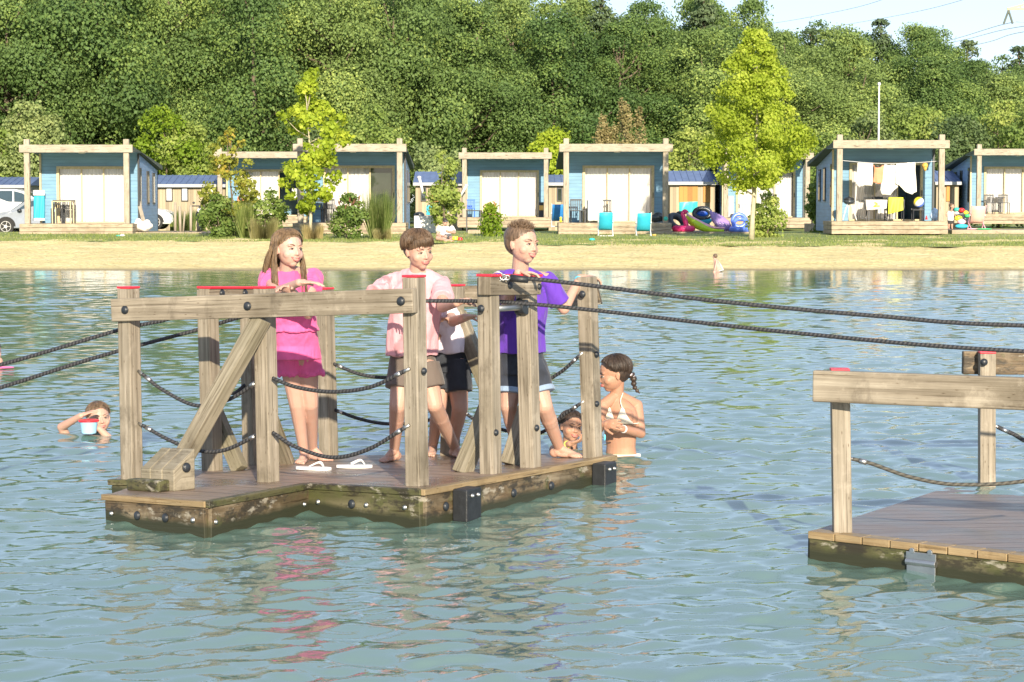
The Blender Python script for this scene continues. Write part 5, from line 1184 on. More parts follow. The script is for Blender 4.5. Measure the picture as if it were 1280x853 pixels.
back_cabin('sliver of a tan cabin with a blue roof between middle small and central cabins', 686, 712, 218, 229, 98, 'larch_planks', [(696, 703, 235, 252, 'window_glass', 'window')])
back_cabin('tan cabin with an orange wooden door behind the inflatables', 838, 895, 213, 228, 98, 'larch_planks', [(849, 872, 233, 253, 'orange_door', 'door'), (879, 888, 233, 253, 'orange_door', 'door')])
back_cabin('sliver of a tan cabin between the laundry cabin and the last cabin', 1172, 1200, 213, 228, 98, 'larch_planks', [(1183, 1187, 229, 252, 'orange_door', 'door')])
# ------------------------------------------------------------------ things round the cabins
C_ = lambda name, c, r=.6, v=.08: M(name, c, r, v, 5)
C_('cloth_turquoise', (.03, .42, .60)); C_('cloth_blue', (.03, .22, .60)); C_('cloth_lime', (.62, .68, .05)); C_('cloth_orange', (.75, .24, .12)); C_('cloth_white', (.66, .65, .62)); C_('cloth_grey', (.50, .52, .50)); C_('vinyl_pink', (.85, .05, .22), .25); C_('vinyl_lime', (.50, .70, .03), .25); C_('vinyl_lightpink', (.85, .45, .55), .25)
C_('vinyl_purple', (.33, .22, .50), .2); C_('vinyl_blue', (.12, .22, .75), .2); C_('vinyl_sky', (.45, .60, .82), .2); C_('vinyl_dark', (.04, .05, .06), .3); C_('vinyl_yellow', (.85, .68, .05), .3); C_('vinyl_green', (.05, .55, .20), .3); C_('vinyl_teal', (.04, .50, .42), .3); C_('peach_cloth', (.80, .52, .42)); C_('red_paint', (.65, .03, .03), .4); C_('blue_plastic', (.02, .12, .65), .4); C_('car_white', (.6, .61, .63), .2); C_('car_silver', (.24, .27, .32), .25); C_('car_glass', (.03, .06, .09), .05); C_('tyre', (.02, .02, .02), .8); C_('lamp_amber', (.70, .42, .10), .5)
def P_(px, py, Y): return W(px, py, Y)
def chair(label, px, py, Y, w, hs, hb, mat, face_=-1, group=None, arms=False, name='chair', slats=True, cat='chair'):
    o = W(px, py, Y); e = empty(name, o, label, cat, group); d = w * .95; r = .018; y0, y1 = (-d / 2, d / 2)
    yb = y1 if face_ < 0 else y0
    MB().b2(o.x - w / 2, o.x + w / 2, o.y + y0, o.y + y1, o.z + hs - .03, o.z + hs).build('seat', mat, e, bevel=.008)
    for sx in (-1, 1):
        for yy in (y0 + .02, y1 - .02): MB().cyl(V((o.x + sx * (w / 2 - .02), o.y + yy, o.z)), V((o.x + sx * (w / 2 - .02), o.y + yy, o.z + hs - .03)), r, n=8).build('leg', mat if mat != 'cloth_lime' else 'dark_plastic', e)
    mb = MB(); mb.b2(o.x - w / 2, o.x + w / 2, o.y + yb - .015, o.y + yb + .015, o.z + hb - .06, o.z + hb)
    for sx in (-1, 1): mb.b2(o.x + sx * (w / 2 - .015) - .015, o.x + sx * (w / 2 - .015) + .015, o.y + yb - .013, o.y + yb + .013, o.z + hs, o.z + hb - .06)
    for k in range(5): x = o.x - w / 2 + w * (k + 1) / 6; mb.b2(x - .014, x + .014, o.y + yb - .01, o.y + yb + .01, o.z + hs, o.z + hb - .06)
    mb.build('backrest', mat, e)
    if arms:
        for sx in (-1, 1): MB().b2(o.x + sx * w / 2 - .02, o.x + sx * w / 2 + .02, o.y + y0, o.y + y1, o.z + hs + .2, o.z + hs + .225).build('armrest', mat, e)
    return e
def table(label, px, py, Y, w, d, h, mat, group=None, top=None, name='table'):
    o = W(px, py, Y); e = empty(name, o, label, 'table', group)
    MB().b2(o.x - w / 2, o.x + w / 2, o.y - d / 2, o.y + d / 2, o.z + h - .035, o.z + h).build('tabletop', top or mat, e, bevel=.006)
    for sx in (-1, 1):
        for sy in (-1, 1): MB().b2(o.x + sx * (w / 2 - .03) - .02, o.x + sx * (w / 2 - .03) + .02, o.y + sy * (d / 2 - .03) - .02, o.y + sy * (d / 2 - .03) + .02, o.z, o.z + h - .036).build('leg', mat, e)
    return e
def sheet(name, label, cat, corners, mat, amp=.02, n=14, group=None, seed=1, t=.012, parent=None):
    """hanging cloth between four world corners tl,tr,br,bl"""
    tl, tr, br, bl = [V(c) for c in corners]; mb = MB(); 
    for j in range(n + 1):
        for i in range(n + 1):
            u, v = i / n, j / n; p = tl.lerp(tr, u).lerp(bl.lerp(br, u), v); nn = (tr - tl).cross(bl - tl).normalized()
            mb.v.append(p + nn * (amp * math.sin(u * 13 + seed + v * 2) * (.4 + v) + amp * .6 * math.sin(u * 5 + v * 4 + seed)))
    for j in range(n):
        for i in range(n): a = j * (n + 1) + i; mb.face((a, a + 1, a + n + 2, a + n + 1))
    if parent is None:
        o = mb.build(name, mat, None, smooth=True); tag(o, label, cat, group)
    else: o = mb.build(name, mat, parent, smooth=True)
    q = o.modifiers.new('t', 'SOLIDIFY'); q.thickness = t; return o
# far left cabin
table('high bar table on the deck of the far left cabin', 79, 279.5, 78.9, .72, .6, .82, 'frame_oak')
chair('left one of the bar chairs behind the high table at the far left cabin', 72, 279.5, 79.4, .42, .55, .86, 'dark_plastic', group='bar chairs at the far left cabin'); chair('right one of the bar chairs behind the high table at the far left cabin', 86, 279.5, 79.4, .42, .55, .86, 'dark_plastic', group='bar chairs at the far left cabin')
tw = sheet('beach_towel', 'turquoise beach towel with white stripes hanging on the left wall of the far left cabin', 'towel', [W(42, 245, 79.7), W(55.5, 245, 79.7), W(55.5, 276, 79.7), W(42, 276, 79.7)], 'cloth_turquoise')
for ya, yb in ((238, 244.5), (273, 276)): sheet('stripe', '', '', [W(41, ya, 79.66), W(56, ya, 79.66), W(56, yb, 79.66), W(41, yb, 79.66)], 'cloth_white', parent=tw)
mb = MB(); o = W(176, 285, 79); c0 = W(178.5, 283, 79)
mb.ell(c0, .36, .22, .2, n=14); mb.ell(c0 + V((-.14, 0, .16)), .12, .1, .13); mb.ell(c0 + V((.15, 0, .14)), .13, .1, .12); q = mb.build('white_sack', 'cloth_white', None, remesh=.02, smo=2, wob=(.03, 6, (1, 1, 1))); tag(q, 'white plastic sack lying against the right side of the far left cabin deck', 'sack')
tb = MB(); tb.beam(W(180, 279, 79.2), W(173, 252, 80.2), .14, .05, (1, 0, 0)); q = tb.build('wooden_board', 'cabin_timber', None, bevel=.01); tag(q, 'long wooden board leaning on the right wall of the far left cabin', 'board')
mb = MB(); p0, p1 = W(163, 291, 78.6), W(265, 297, 78.6); mb.b2(p0.x, p1.x, 78.5, 82, p1.z - .1, W(0, 290.5, 78.6).z); q = mb.build('low_terrace', 'cabin_deck_wood', None, bevel=.02); tag(q, 'low empty wooden terrace right of the far left cabin', 'terrace')
for k, (x, yt, yb, tilt, lab) in enumerate(((219, 253, 291, 0, 'leftmost wooden post on the low terrace'), (225.5, 258, 292, .3, 'second wooden post from the left on the low terrace, beside the leaning one'), (229, 264, 292, -.7, 'thin leaning wooden post on the low terrace'), (238.5, 257, 291, 0, 'rightmost wooden post on the low terrace, nearest the moped'))):
    mb = MB(); a = W(x, yb - 2, 79.5); b_ = W(x - tilt * 3, yt, 79.5); mb.cyl(a, b_, .05 if k != 2 else .035, n=10); q = mb.build('wooden_post', 'cabin_timber', None, smooth=True); tag(q, lab, 'post', 'wooden posts on the low terrace')
# moped
o = W(249, 291, 79.8); e = empty('moped', o, 'small dark moped parked at the end of the low terrace', 'moped')
for k, dy in enumerate((-.0, 1.0)): 
    wh = MB().cyl(o + V((-.05, dy, .26)), o + V((.05, dy, .26)), .26, n=24).build('wheel', 'tyre', e); MB().cyl(o + V((-.055, dy, .26)), o + V((.055, dy, .26)), .15, n=20).build('rim', 'grey_metal', wh)
MB().cyl(o + V((-.0, .02, .3)), o + V((0, .2, .95)), .04, n=10).build('fork', 'black_metal', e); MB().cyl(o + V((-.3, .2, .98)), o + V((.3, .2, .98)), .022, n=10).build('handlebar', 'black_metal', e)
mb = MB(); mb.ell(o + V((0, .25, .6)), .17, .12, .28); mb.ell(o + V((0, .75, .6)), .15, .38, .1); mb.b2(o.x - .12, o.x + .12, o.y + .25, o.y + .9, o.z + .28, o.z + .42); mb.build('fairing', 'black_metal', e, remesh=.02, smo=3)
MB().ell(o + V((0, .12, .82)), .09, .05, .08).build('headlight', 'shell_white', e, smooth=True)
for s in (-1, 1): MB().ell(o + V((.22 * s, .2, 1.1)), .05, .02, .04).build('mirror', 'black_metal', e, smooth=True)
# cars
def car(label, xc, yb, Y, L, H_, mat, flip=1):
    o = W(xc, yb, Y); e = empty('parked_car', o, label, 'car', 'cars parked behind the cabins'); k = L / 4.3; hs = H_ / 1.5
    def pr(pts, y0, y1, mt, nm, par=e, bev=.05, inset=0):
        mb = MB(); n = len(pts); mb.v = [o + V((flip * x * k, y0 + (inset if z > .95 else 0), z * hs)) for x, z in pts] + [o + V((flip * x * k, y1 - (inset if z > .95 else 0), z * hs)) for x, z in pts]
        mb.face(range(n)); mb.face(range(2 * n - 1, n - 1, -1))
        for i in range(n): j = (i + 1) % n; mb.face((j, i, n + i, n + j))
        return mb.build(nm, mt, par, bevel=bev)
    body = [(-2.1, .35), (-2.15, .75), (-2.05, 1.0), (-1.75, 1.05), (-1.35, 1.42), (-.9, 1.5), (.1, 1.5), (.55, 1.38), (1.15, .98), (1.75, .86), (2.08, .68), (2.15, .4), (2.0, .26), (-1.9, .24)]
    b_ = pr(body, 0, 1.75, mat, 'body', inset=.16)
    for pts in ([(-1.55, 1.02), (-1.25, 1.36), (-.75, 1.42), (-.75, 1.0)], [(-.68, 1.0), (-.68, 1.43), (.0, 1.43), (.0, .99)], [(.07, .99), (.07, 1.42), (.42, 1.33), (.92, .98)]): pr(pts, .06, 1.69, 'car_glass', 'window', b_, .01, .08)
    pr([(.62, 1.345), (1.10, 1.0), (1.16, .985), (.62, 1.36)], .2, 1.55, 'car_glass', 'windscreen', b_, .005)
    for xw in (-1.32, 1.32):
        pr([(xw + .40 * math.cos(t), max(.2, .33 + .40 * math.sin(t))) for t in np.linspace(0, math.pi, 12)], -.004, .02, 'tyre', 'wheel_arch', b_, 0)
        for y in (-.03, 1.58):
            w_ = MB().cyl(o + V((flip * xw * k, y, .33)), o + V((flip * xw * k, y + .2, .33)), .33, n=28).build('wheel', 'tyre', e, bevel=.02)
            rm = MB(); c0 = o + V((flip * xw * k, y - .012, .33)); rm.cyl(c0, c0 + V((0, .03, 0)), .07, n=14); rm.tube([c0 + V((.21 * math.cos(t), 0.012, .21 * math.sin(t))) for t in np.linspace(0, 2 * math.pi, 25)], .018, 6)
            for q in range(5): t = q * 2 * math.pi / 5; rm.beam(c0 + V((0, .01, 0)), c0 + V((.21 * math.cos(t), .01, .21 * math.sin(t))), .05, .02, (0, 1, 0))
            rm.build('rim', 'steel', w_)
    for y in (.1, 1.4): MB().ell(o + V((flip * 1.93 * k, y + .1, .70 * hs)), .14, .14, .055).build('headlight', 'car_glass', e, smooth=True)
    MB().ell(o + V((flip * .75 * k, -.05, .98 * hs)), .1, .07, .07).build('mirror', 'black_metal', e, smooth=True)
    mb = MB(); mb.b2(*sorted((o.x + flip * 2.09 * k, o.x + flip * 2.17 * k)), o.y + .3, o.y + 1.45, o.z + .3 * hs, o.z + .5 * hs); mb.build('bumper', 'black_metal', e, bevel=.01)
    return e
car('silver car at the left edge in front of a white one, nose towards the left', 48, 293.5, 88, 4.3, 1.5, 'car_silver', -1); car('white car behind the silver car at the left edge', 15, 284, 94, 4.5, 1.65, 'car_white', 1)
car('white car with only its nose showing right of the far left cabin', 157, 287.5, 92, 4.1, 1.42, 'car_white', 1)
# second cabins
sheet('hanging_towel', 'orange towel with a dark oval hanging in the small cabin behind the autumn-coloured tree', 'towel', [W(297, 246, 96.5), W(306, 246, 96.5), W(308, 260, 96.5), W(295, 260, 96.5)], 'cloth_orange'); 
t_ = bpy.data.objects['hanging_towel']; MB().ell(W(301, 249.5, 96.4), .07, .03, .12).build('oval_print', 'vinyl_dark', t_, smooth=True)
q = sheet('white_notice', 'blank white board on the wall of the small cabin behind the autumn-coloured tree', 'board', [W(365, 236, 96.9), W(373, 236, 96.9), W(373, 248, 96.9), W(365, 248, 96.9)], 'cloth_white', 0)
table('bar table on the deck beside the yellow-green young tree', 398, 278, 78.9, .62, .55, .78, 'dark_plastic', top='frame_oak')
for x, lab in ((396, 'left dark bar chair behind the table by the yellow-green young tree'), (411, 'right dark bar chair behind the table by the yellow-green young tree')): chair(lab, x, 278, 79.4, .4, .5, .85, 'dark_plastic', group='dark bar chairs by the young tree')
mb = MB(); a, b_ = W(517.5, 270, 80), W(544, 295, 80); mb.b2(a.x, b_.x, 80, 80.7, b_.z, a.z); q = mb.build('white_box', 'shell_white', None, bevel=.02); tag(q, 'large plain white box behind the pink-shirted boy\'s head', 'box')
mb = MB(); c0 = W(524, 269, 80.3); mb.ell(c0, .2, .18, .12); q = mb.build('dark_bag', 'vinyl_dark', None, smooth=True); tag(q, 'small dark bag lying on top of the large white box', 'bag')
for pts, lab, y in ((((524, 222), (530, 247)), 'white folded parasol leaning at the right corner of the second large cabin', 82), (((583, 232), (576, 245)), 'white pole end sticking out left of the middle small cabin', 94)):
    mb = MB(); mb.cyl(W(*pts[0], y), W(*pts[1], y), .055, .05, n=10); mb.ell(W(*pts[0], y), .08, .08, .06); q = mb.build('folded_parasol', 'shell_white', None, smooth=True); tag(q, lab, 'parasol')
sheet('blue_towel', 'turquoise towel drying left of the thin leafy tree, behind the white box', 'towel', [W(533, 257, 90), W(542, 257, 90), W(542, 269, 90), W(533, 269, 90)], 'cloth_turquoise', .01); sheet('blue_towel', 'light blue patterned towel stretched slantwise behind the thin leafy tree', 'towel', [W(544, 254, 91), W(563, 253, 91), W(560, 266, 91), W(552, 268, 91)], 'vinyl_sky', .02)
# person sitting on the grass
o = W(557, 302, 68.5); e = empty('person', o, 'seated person in a white T-shirt and sunglasses, sitting on the grass beside toys', 'person')
mb = MB(); hd = W(556.5, 278, 68.7); F0 = hframe(R(15), R(-15)); head(mb, hd, .23, F0); k_ = 68.6 / FPX
pl_, ch_ = W(556, 298, 68.8), W(557, 288, 68.75); torso(mb, pl_, ch_, W(557, 283, 68.7), 0, 1.25)
for s, kx, ax in ((-1, 547, 560), (1, 567, 562)): 
    kn = W(kx, 298, 68.3); limb(mb, pl_ + V((s * .1, 0, -.02)), kn, W(ax, 301, 68.0), (.09, .07, .045)); mb.ell(W(ax + s * 1.5, 301.5, 67.9), .10, .05, .045)
limb(mb, W(549, 285, 68.7), W(547, 294, 68.6), W(556, 296, 68.3), (.05, .045, .035)); limb(mb, W(565, 285, 68.7), W(568, 291, 68.5), W(560, 290, 68.3), (.05, .045, .035)); mb.ell(W(557, 296, 68.2), .05); mb.ell(W(559, 289, 68.2), .05)
bo_ = mb.build('body', 'skin_warm', e, remesh=.012, smo=2); face(bo_, hd, .23, F0, .1)
mb = MB(); s0, f0 = V((1, 0, 0)), V((0, -1, 0)); mb.loft([(pl_ + V((0, 0, -.02)), .21, .16, s0, f0), (ch_, .2, .15, s0, f0), (W(557, 284.5, 68.7), .17, .12, s0, f0), (W(557, 283, 68.7), .08, .07, s0, f0)], 20)
for xs_, xe in ((549, 547.5), (565, 567)): mb.cyl(W(xs_, 285, 68.7), W(xe, 289.5, 68.6), .075, .085, 14); mb.ell(W(xs_, 285, 68.7), .075)
mb.build('t_shirt', 'white_shirt', e, remesh=.014, smo=2); mb = MB(); 
for s in (-1, 1): mb.cap2(pl_ + V((s * .09, 0, -.02)), pl_ + V((s * .19, -.25, -.03)), .11, .095)
mb.build('shorts', 'dark_shorts', e, remesh=.015, smo=2); mb = MB(); hair_cap(mb, hd, .23, F0); mb.build('hair', 'hair_wet', e, smooth=True)
mb = MB(); mb.ell(hd + V((.02, -.095, .03)), .075, .02, .022); mb.build('sunglasses', 'vinyl_dark', e, smooth=True)
for x, y, r_, mt, lab in ((569, 298, .09, 'vinyl_yellow', 'yellow beach toy beside the seated person'), (575, 299, .08, 'red_paint', 'red beach toy furthest right of the seated person'), (572, 302, .11, 'vinyl_sky', 'flat light blue beach toy in front of the yellow and red ones')):
    c0 = W(x, y, 67.9); mb = MB(); mb.cyl(c0 - V((0, 0, r_ * .5)), c0 + V((0, 0, r_ * (.6 if mt != 'vinyl_sky' else .0))), r_ * 1.1, r_ * .95, 16); q = mb.build('beach_toy', mt, None, bevel=.015); tag(q, lab, 'toy', 'beach toys by the seated person')
# middle small cabin
table('slim dark metal table in front of the middle small cabin', 592, 291, 79, .56, .4, .82, 'dark_plastic'); chair('blue lattice chair behind the slim metal table', 588, 272, 96, .4, .42, .8, 'blue_plastic')
mb = MB(); a, b_ = W(590, 289, 79.5), W(604, 295, 79.5); mb.b2(W(584, 0, 78).x, W(604, 0, 78).x, 78.5, 80, b_.z - .1, a.z + .05); q = mb.build('low_step', 'cabin_deck_wood', None, bevel=.02); tag(q, 'low wooden step in front of the middle small cabin under the slim table', 'step')
for x, y, lab in ((611, 271.5, 'pink folded deck chair with a red frame before the middle small cabin curtains'),):
    o = W(x, y, 95.6); e = empty('folded_deck_chair', o, lab, 'deck chair'); sheet('fabric', '', '', [o + V((-.25, .1, .72)), o + V((.22, .1, .72)), o + V((.25, -.1, .1)), o + V((-.25, -.1, .1))], 'peach_cloth', .01, parent=e); MB().beam(o + V((.27, .1, .76)), o + V((.29, -.1, 0)), .04, .04).build('frame', 'red_paint', e)
mb = MB(); a, b_ = W(673, 253, 96.4), W(680, 271.5, 96.4); mb.b2(a.x, b_.x, 96.2, 96.6, b_.z, a.z); q = mb.build('storage_crate', 'dark_plastic', None, bevel=.02); tag(q, 'dark crate holding an orange box at the right post of the middle small cabin', 'crate'); mb = MB(); mb.b2(a.x + .03, b_.x - .03, 96.15, 96.195, W(0, 263, 96.2).z, W(0, 257, 96.2).z); mb.build('box_front', 'lamp_amber', q)
# blue deck chairs
def deckchair(label, px, yb, Y, w, h, fab, back=True, ang=0, frame='white_metal', name='deck_chair'):
    o = W(px, yb, Y); e = empty(name, o, label, 'deck chair', 'deck chairs by the cabins'); Rz = Matrix.Rotation(ang, 3, 'Z')
    def q(x, y, z): return o + Rz @ V((x * w, y, z * h))
    # seen from behind: fabric slings from high back to low front seat
    for s in (-.5, .5):
        MB().cyl(q(s, .35, 0), q(s, -.28, 1.0), .02, n=8).build('back_rail', frame, e); MB().cyl(q(s, -.30, .02), q(s, .55, .42), .02, n=8).build('seat_rail', frame, e)
    MB().cyl(q(-.5, .35, .02), q(.5, .35, .02), .018, n=8).build('foot_bar', frame, e); MB().cyl(q(-.5, -.30, .03), q(.5, -.30, .03), .018, n=8).build('foot_bar', frame, e)
    mb = MB(); i = 0; prof = [(-.26, .98), (-.20, .80), (-.10, .55), (.02, .35), (.15, .27), (.35, .32), (.52, .41)]
    for y, z in prof: mb.v += [q(-.46, y, z), q(.46, y, z)]
    for k in range(len(prof) - 1): a = 2 * k; mb.face((a, a + 1, a + 3, a + 2))
    f = mb.build('sling', fab, e, smooth=True); z = f.modifiers.new('t', 'SOLIDIFY'); z.thickness = .012
    for s in (-.52, .52): MB().beam(q(s, -.1, .60), q(s, .35, .55), .035, .025).build('armrest', frame, e)
    return e
deckchair('left turquoise deck chair before the middle cabin, with a dark bag hanging at its side', 757, 296, 75.2, .50, .86, 'cloth_turquoise'); deckchair('right turquoise deck chair before the middle cabin, near the dark bag', 804.5, 297, 75.2, .50, .86, 'cloth_turquoise'); deckchair('blue deck chair between the middle small cabin and the middle large cabin', 698, 284, 80, .5, .85, 'cloth_blue')
chair('black slatted armchair at the left end of the middle large cabin deck', 720, 278.5, 79, .42, .45, .86, 'dark_plastic', arms=True); table('low dark side table beside the black armchair', 728, 278.5, 78.8, .25, .3, .45, 'dark_plastic')
tbl = table('table covered by a grey cloth on the middle large cabin deck', 744, 278.5, 79, .52, .5, .80, 'dark_plastic'); 
mb = MB(); o = W(744, 278.5, 79); mb.b2(o.x - .28, o.x + .28, o.y - .28, o.y + .28, o.z + .06, o.z + .82); q = mb.build('grey_tablecloth', 'cloth_grey', None, remesh=.025, smo=1, wob=(.02, 7, (1, 1, .2))); tag(q, 'grey cloth hanging to the floor over the table of the middle large cabin', 'tablecloth')
chair('dark folding chair just right of the grey covered table', 758, 278.5, 79.3, .38, .42, .84, 'dark_plastic')
mb = MB(); c0 = W(821, 272.5, 78.3); mb.ell(c0, .30, .2, .16); mb.ell(c0 + V((.05, 0, .12)), .14, .12, .08); q = mb.build('dark_bag', 'vinyl_dark', None, remesh=.02, smo=2, wob=(.02, 8, (1, 1, 1))); tag(q, 'dark grey bag lying at the right end of the middle large cabin deck', 'bag')
mb = MB(); c0 = W(832, 273.5, 78); mb.ell(c0, .1); q = mb.build('teal_ball', 'vinyl_teal', None, smooth=True); tag(q, 'small teal ball against the right post of the middle large cabin', 'ball')
mb = MB(); c0 = W(740, 300, 68.5); mb.cyl(c0 - V((0, 0, .05)), c0 + V((0, 0, .04)), .05, .10, 18); mb.ell(c0 + V((0, 0, .01)), .1, .1, .05); q = mb.build('teal_bowl', 'vinyl_teal', None, smooth=True); tag(q, 'small teal bowl lying on the lawn before the middle large cabin', 'bowl')
mb = MB(); c0 = W(701, 276, 77.9); mb.ell(c0, .05, .05, .07); mb.ell(c0 + V((0, 0, .1)), .05, .04, .04); q = mb.build('yellow_toy', 'vinyl_yellow', None, smooth=True); tag(q, 'small yellow and green toy at the left corner of the middle large cabin deck', 'toy')
for k, (x, y, r_, mt, lab) in enumerate(((148, 296, .05, 'vinyl_teal', 'small teal item on the grass in front of the far left cabin deck'), (153, 294.5, .06, 'shell_white', 'small white item on the grass in front of the far left cabin deck'), (508, 297, .04, 'vinyl_pink', 'tiny pink item on the grass left of the large white box'), (818, 297, .05, 'lamp_amber', 'tiny orange item right of the right turquoise deck chair'))):
    mb = MB(); c0 = W(x, y, 74.5 if k < 2 else 75.5); c0.z = max(c0.z, gz(c0.x, c0.y) + r_ * .5); mb.ell(c0, r_ * 1.6, r_, r_ * .7, n=10, m=6); q = mb.build('beach_toy', mt, None, smooth=True); tag(q, lab, 'toy')
# inflatables on a low platform
mb = MB(); a, b_ = W(838, 290, 79), W(938, 292, 79); mb.b2(a.x, b_.x, 78.9, 82.5, b_.z - .02, a.z); q = mb.build('low_platform', 'cabin_deck_wood', None, bevel=.01); tag(q, 'low thin wooden platform holding the inflatables', 'platform')
def torus(mb, c, R1, r_, F=ID3, a0=0, a1=2 * math.pi, n=32):
    mb.tube([V(c) + F @ V((math.cos(t) * R1, math.sin(t) * R1, 0)) for t in np.linspace(a0, a1, n)], r_, 12, cap=a1 - a0 < 6)
fl = empty('inflatable_flamingo', W(854, 290, 79.3), 'pink inflatable flamingo ring with its neck up, between the cabins', 'inflatable', 'inflatables on the low platform')
mb = MB(); torus(mb, W(854.5, 286, 79.5), .32, .115); mb.build('ring', 'vinyl_pink', fl, smooth=True)
mb = MB(); mb.tube(rope_pts([W(858, 283, 79.3), W(856.5, 276, 79.3), W(853.5, 268, 79.3), W(856, 264, 79.3), W(859, 266, 79.2)], 6), [.09] * 8 + [.075] * 8 + [.07] * 9, 10); mb.ell(W(857, 265, 79.25), .085); mb.build('neck', 'vinyl_pink', fl, smooth=True)
mb = MB(); mb.cyl(W(859, 266.5, 79.2), W(861, 270, 79.15), .045, .015); mb.build('beak', 'shell_white', fl, smooth=True)
mb = MB(); torus(mb, W(846, 278, 80.2), .30, .13, Matrix.Rotation(R(35), 3, 'Y') @ Matrix.Rotation(R(40), 3, 'X')); q = mb.build('dark_swim_ring', 'vinyl_dark', None, smooth=True); tag(q, 'dark grey inflatable ring propped behind the flamingo', 'inflatable', 'inflatables on the low platform')
bt = empty('inflatable_lilo', W(880, 290, 79.2), 'long lime green and pink air mattress slanting down to the right of the flamingo', 'inflatable', 'inflatables on the low platform')
pp = rope_pts([W(858, 272, 79.7), W(868, 279, 79.5), W(880, 285, 79.4), W(892, 288, 79.3), W(905, 288.5, 79.3)], 8); mb = MB(); mb.tube(pp, [.05 + .11 * math.sin(math.pi * min(1, k / 28 + .12)) for k in range(len(pp))], 12); mb.build('mattress', 'vinyl_lime', bt, smooth=True)
mb = MB(); mb.tube([p + V((.03, 0, .10)) for p in pp], [.03 + .06 * math.sin(math.pi * min(1, k / 28 + .1)) for k in range(len(pp))], 10); mb.build('edge_tube', 'vinyl_lightpink', bt, smooth=True)
bo = empty('inflatable_boat', W(878, 283, 81), 'black and blue inflatable boat standing behind the lime air mattress', 'inflatable', 'inflatables on the low platform')
mb = MB(); torus(mb, W(878, 267, 80.8), .24, .09, Matrix.Diagonal((1.25, 1, .8)) @ Matrix.Rotation(R(80), 3, 'X')); mb.build('hull_ring', 'vinyl_dark', bo, smooth=True); mb = MB(); mb.ell(W(878, 266, 80.9), .25, .06, .15); mb.build('hull_floor', 'blue_plastic', bo, smooth=True); mb = MB(); mb.ell(W(880, 276, 80.8), .3, .12, .14); mb.build('lower_ring', 'cloth_turquoise', bo, smooth=True)
mb = MB(); F1 = Matrix.Rotation(R(-38), 3, 'Y'); F1 = Matrix.Rotation(R(38), 3, 'Y')
for k in range(5): mb.tube([W(889 + k * 3.2 - 1, 264 + k * 1.5, 80), W(893 + k * 4, 275 + k * 1.2, 79.9), W(903 + k * 3, 288, 79.7)], [.05, .11, .06], 10)
q = mb.build('shell_lilo', 'vinyl_purple', None, smooth=True); tag(q, 'shiny purple shell-shaped air mattress leaning beside the lime one', 'inflatable', 'inflatables on the low platform')
mb = MB(); c0 = W(925, 287, 79.3); torus(mb, c0, .30, .11); torus(mb, W(924, 276, 79.6), .24, .075, Matrix.Rotation(R(75), 3, 'X')); torus(mb, W(926, 281, 79.4), .27, .07, Matrix.Rotation(R(50), 3, 'X')); q = mb.build('blue_pool_seat', 'vinyl_blue', None, smooth=True); tag(q, 'blue and clear inflatable seat at the right end of the low platform', 'inflatable', 'inflatables on the low platform')
sheet('teal_screen', 'teal cloth screen stretched before the tan cabin behind the inflatables', 'cloth', [W(849, 253, 92), W(872, 252, 92), W(872, 266, 92), W(849, 266, 92)], 'vinyl_teal', .015); mb = MB(); mb.ell(W(850.5, 266.5, 83), .16, .1, .08); q = mb.build('black_grill', 'vinyl_dark', None, smooth=True); tag(q, 'low black bundle between the flamingo and the middle large cabin', 'bundle')
# cabin behind the maple
table('small metal frame table on the steps of the cabin behind the maple', 932, 273, 95, .6, .5, .62, 'grey_metal'); mb = MB(); a, b_ = W(910, 245, 96.6), W(917, 262, 96.6); mb.b2(a.x, b_.x, 96.5, 96.8, b_.z - .35, a.z); q = mb.build('grey_cabinet', 'grey_metal', None, bevel=.02); tag(q, 'grey cabinet by the left post of the cabin behind the maple', 'cabinet')
chair('bright blue plastic chair right of the steps behind the maple', 1030, 279.5, 88, .44, .42, .62, 'blue_plastic', arms=True); mb = MB(); o = W(1017, 281, 87.5); e = empty('small_barbecue', o, 'small black barbecue next to the bright blue plastic chair', 'barbecue'); MB().ell(o + V((0, 0, .56)), .16, .16, .12).build('bowl', 'vinyl_dark', e, smooth=True)
for t in (0, 2.1, 4.2): MB().cyl(o + V((.05 * math.cos(t), .05 * math.sin(t), .5)), o + V((.16 * math.cos(t), .16 * math.sin(t), 0)), .015, n=8).build('leg', 'black_metal', e)
mb = MB(); a, b_ = W(1018, 280, 86.5), W(1041, 288, 86.5); mb.b2(a.x, b_.x, 86.3, 89.5, b_.z - .1, W(0, 280.5, 86.5).z); q = mb.build('low_platform', 'cabin_deck_wood', None, bevel=.01); tag(q, 'low wooden platform under the bright blue plastic chair', 'platform')
# laundry cabin
YL = 76.25; ln = MB(); ln.tube(rope_pts([W(1048, 200.5, YL), W(1100, 204.5, YL), W(1145, 203.5, YL), W(1180, 201, YL)], 8), .008, 6); q = ln.build('washing_line', 'shell_white', None); tag(q, 'thin washing line strung between the posts of the laundry cabin', 'washing line')
sheet('white_towel', 'square white towel at the left end of the washing line', 'towel', [W(1072, 203.5, YL), W(1091.5, 204.5, YL), W(1090, 232.5, YL), W(1070, 231, YL)], 'cloth_white', .02, seed=2)
def shirt(name, label, pts, mat, Y):
    mb = MB(); n = len(pts); mb.v = [W(x, y, Y - .03) for x, y in pts] + [W(x, y, Y + .03) for x, y in pts]; mb.face(range(n - 1, -1, -1)); mb.face(range(n, 2 * n))
    for i in range(n): j = (i + 1) % n; mb.face((i, j, n + j, n + i))
    q = mb.build(name, mat, None, remesh=.018, smo=1, wob=(.035, 5, (1, 1, .25))); tag(q, label, 'garment', 'laundry on the washing line')
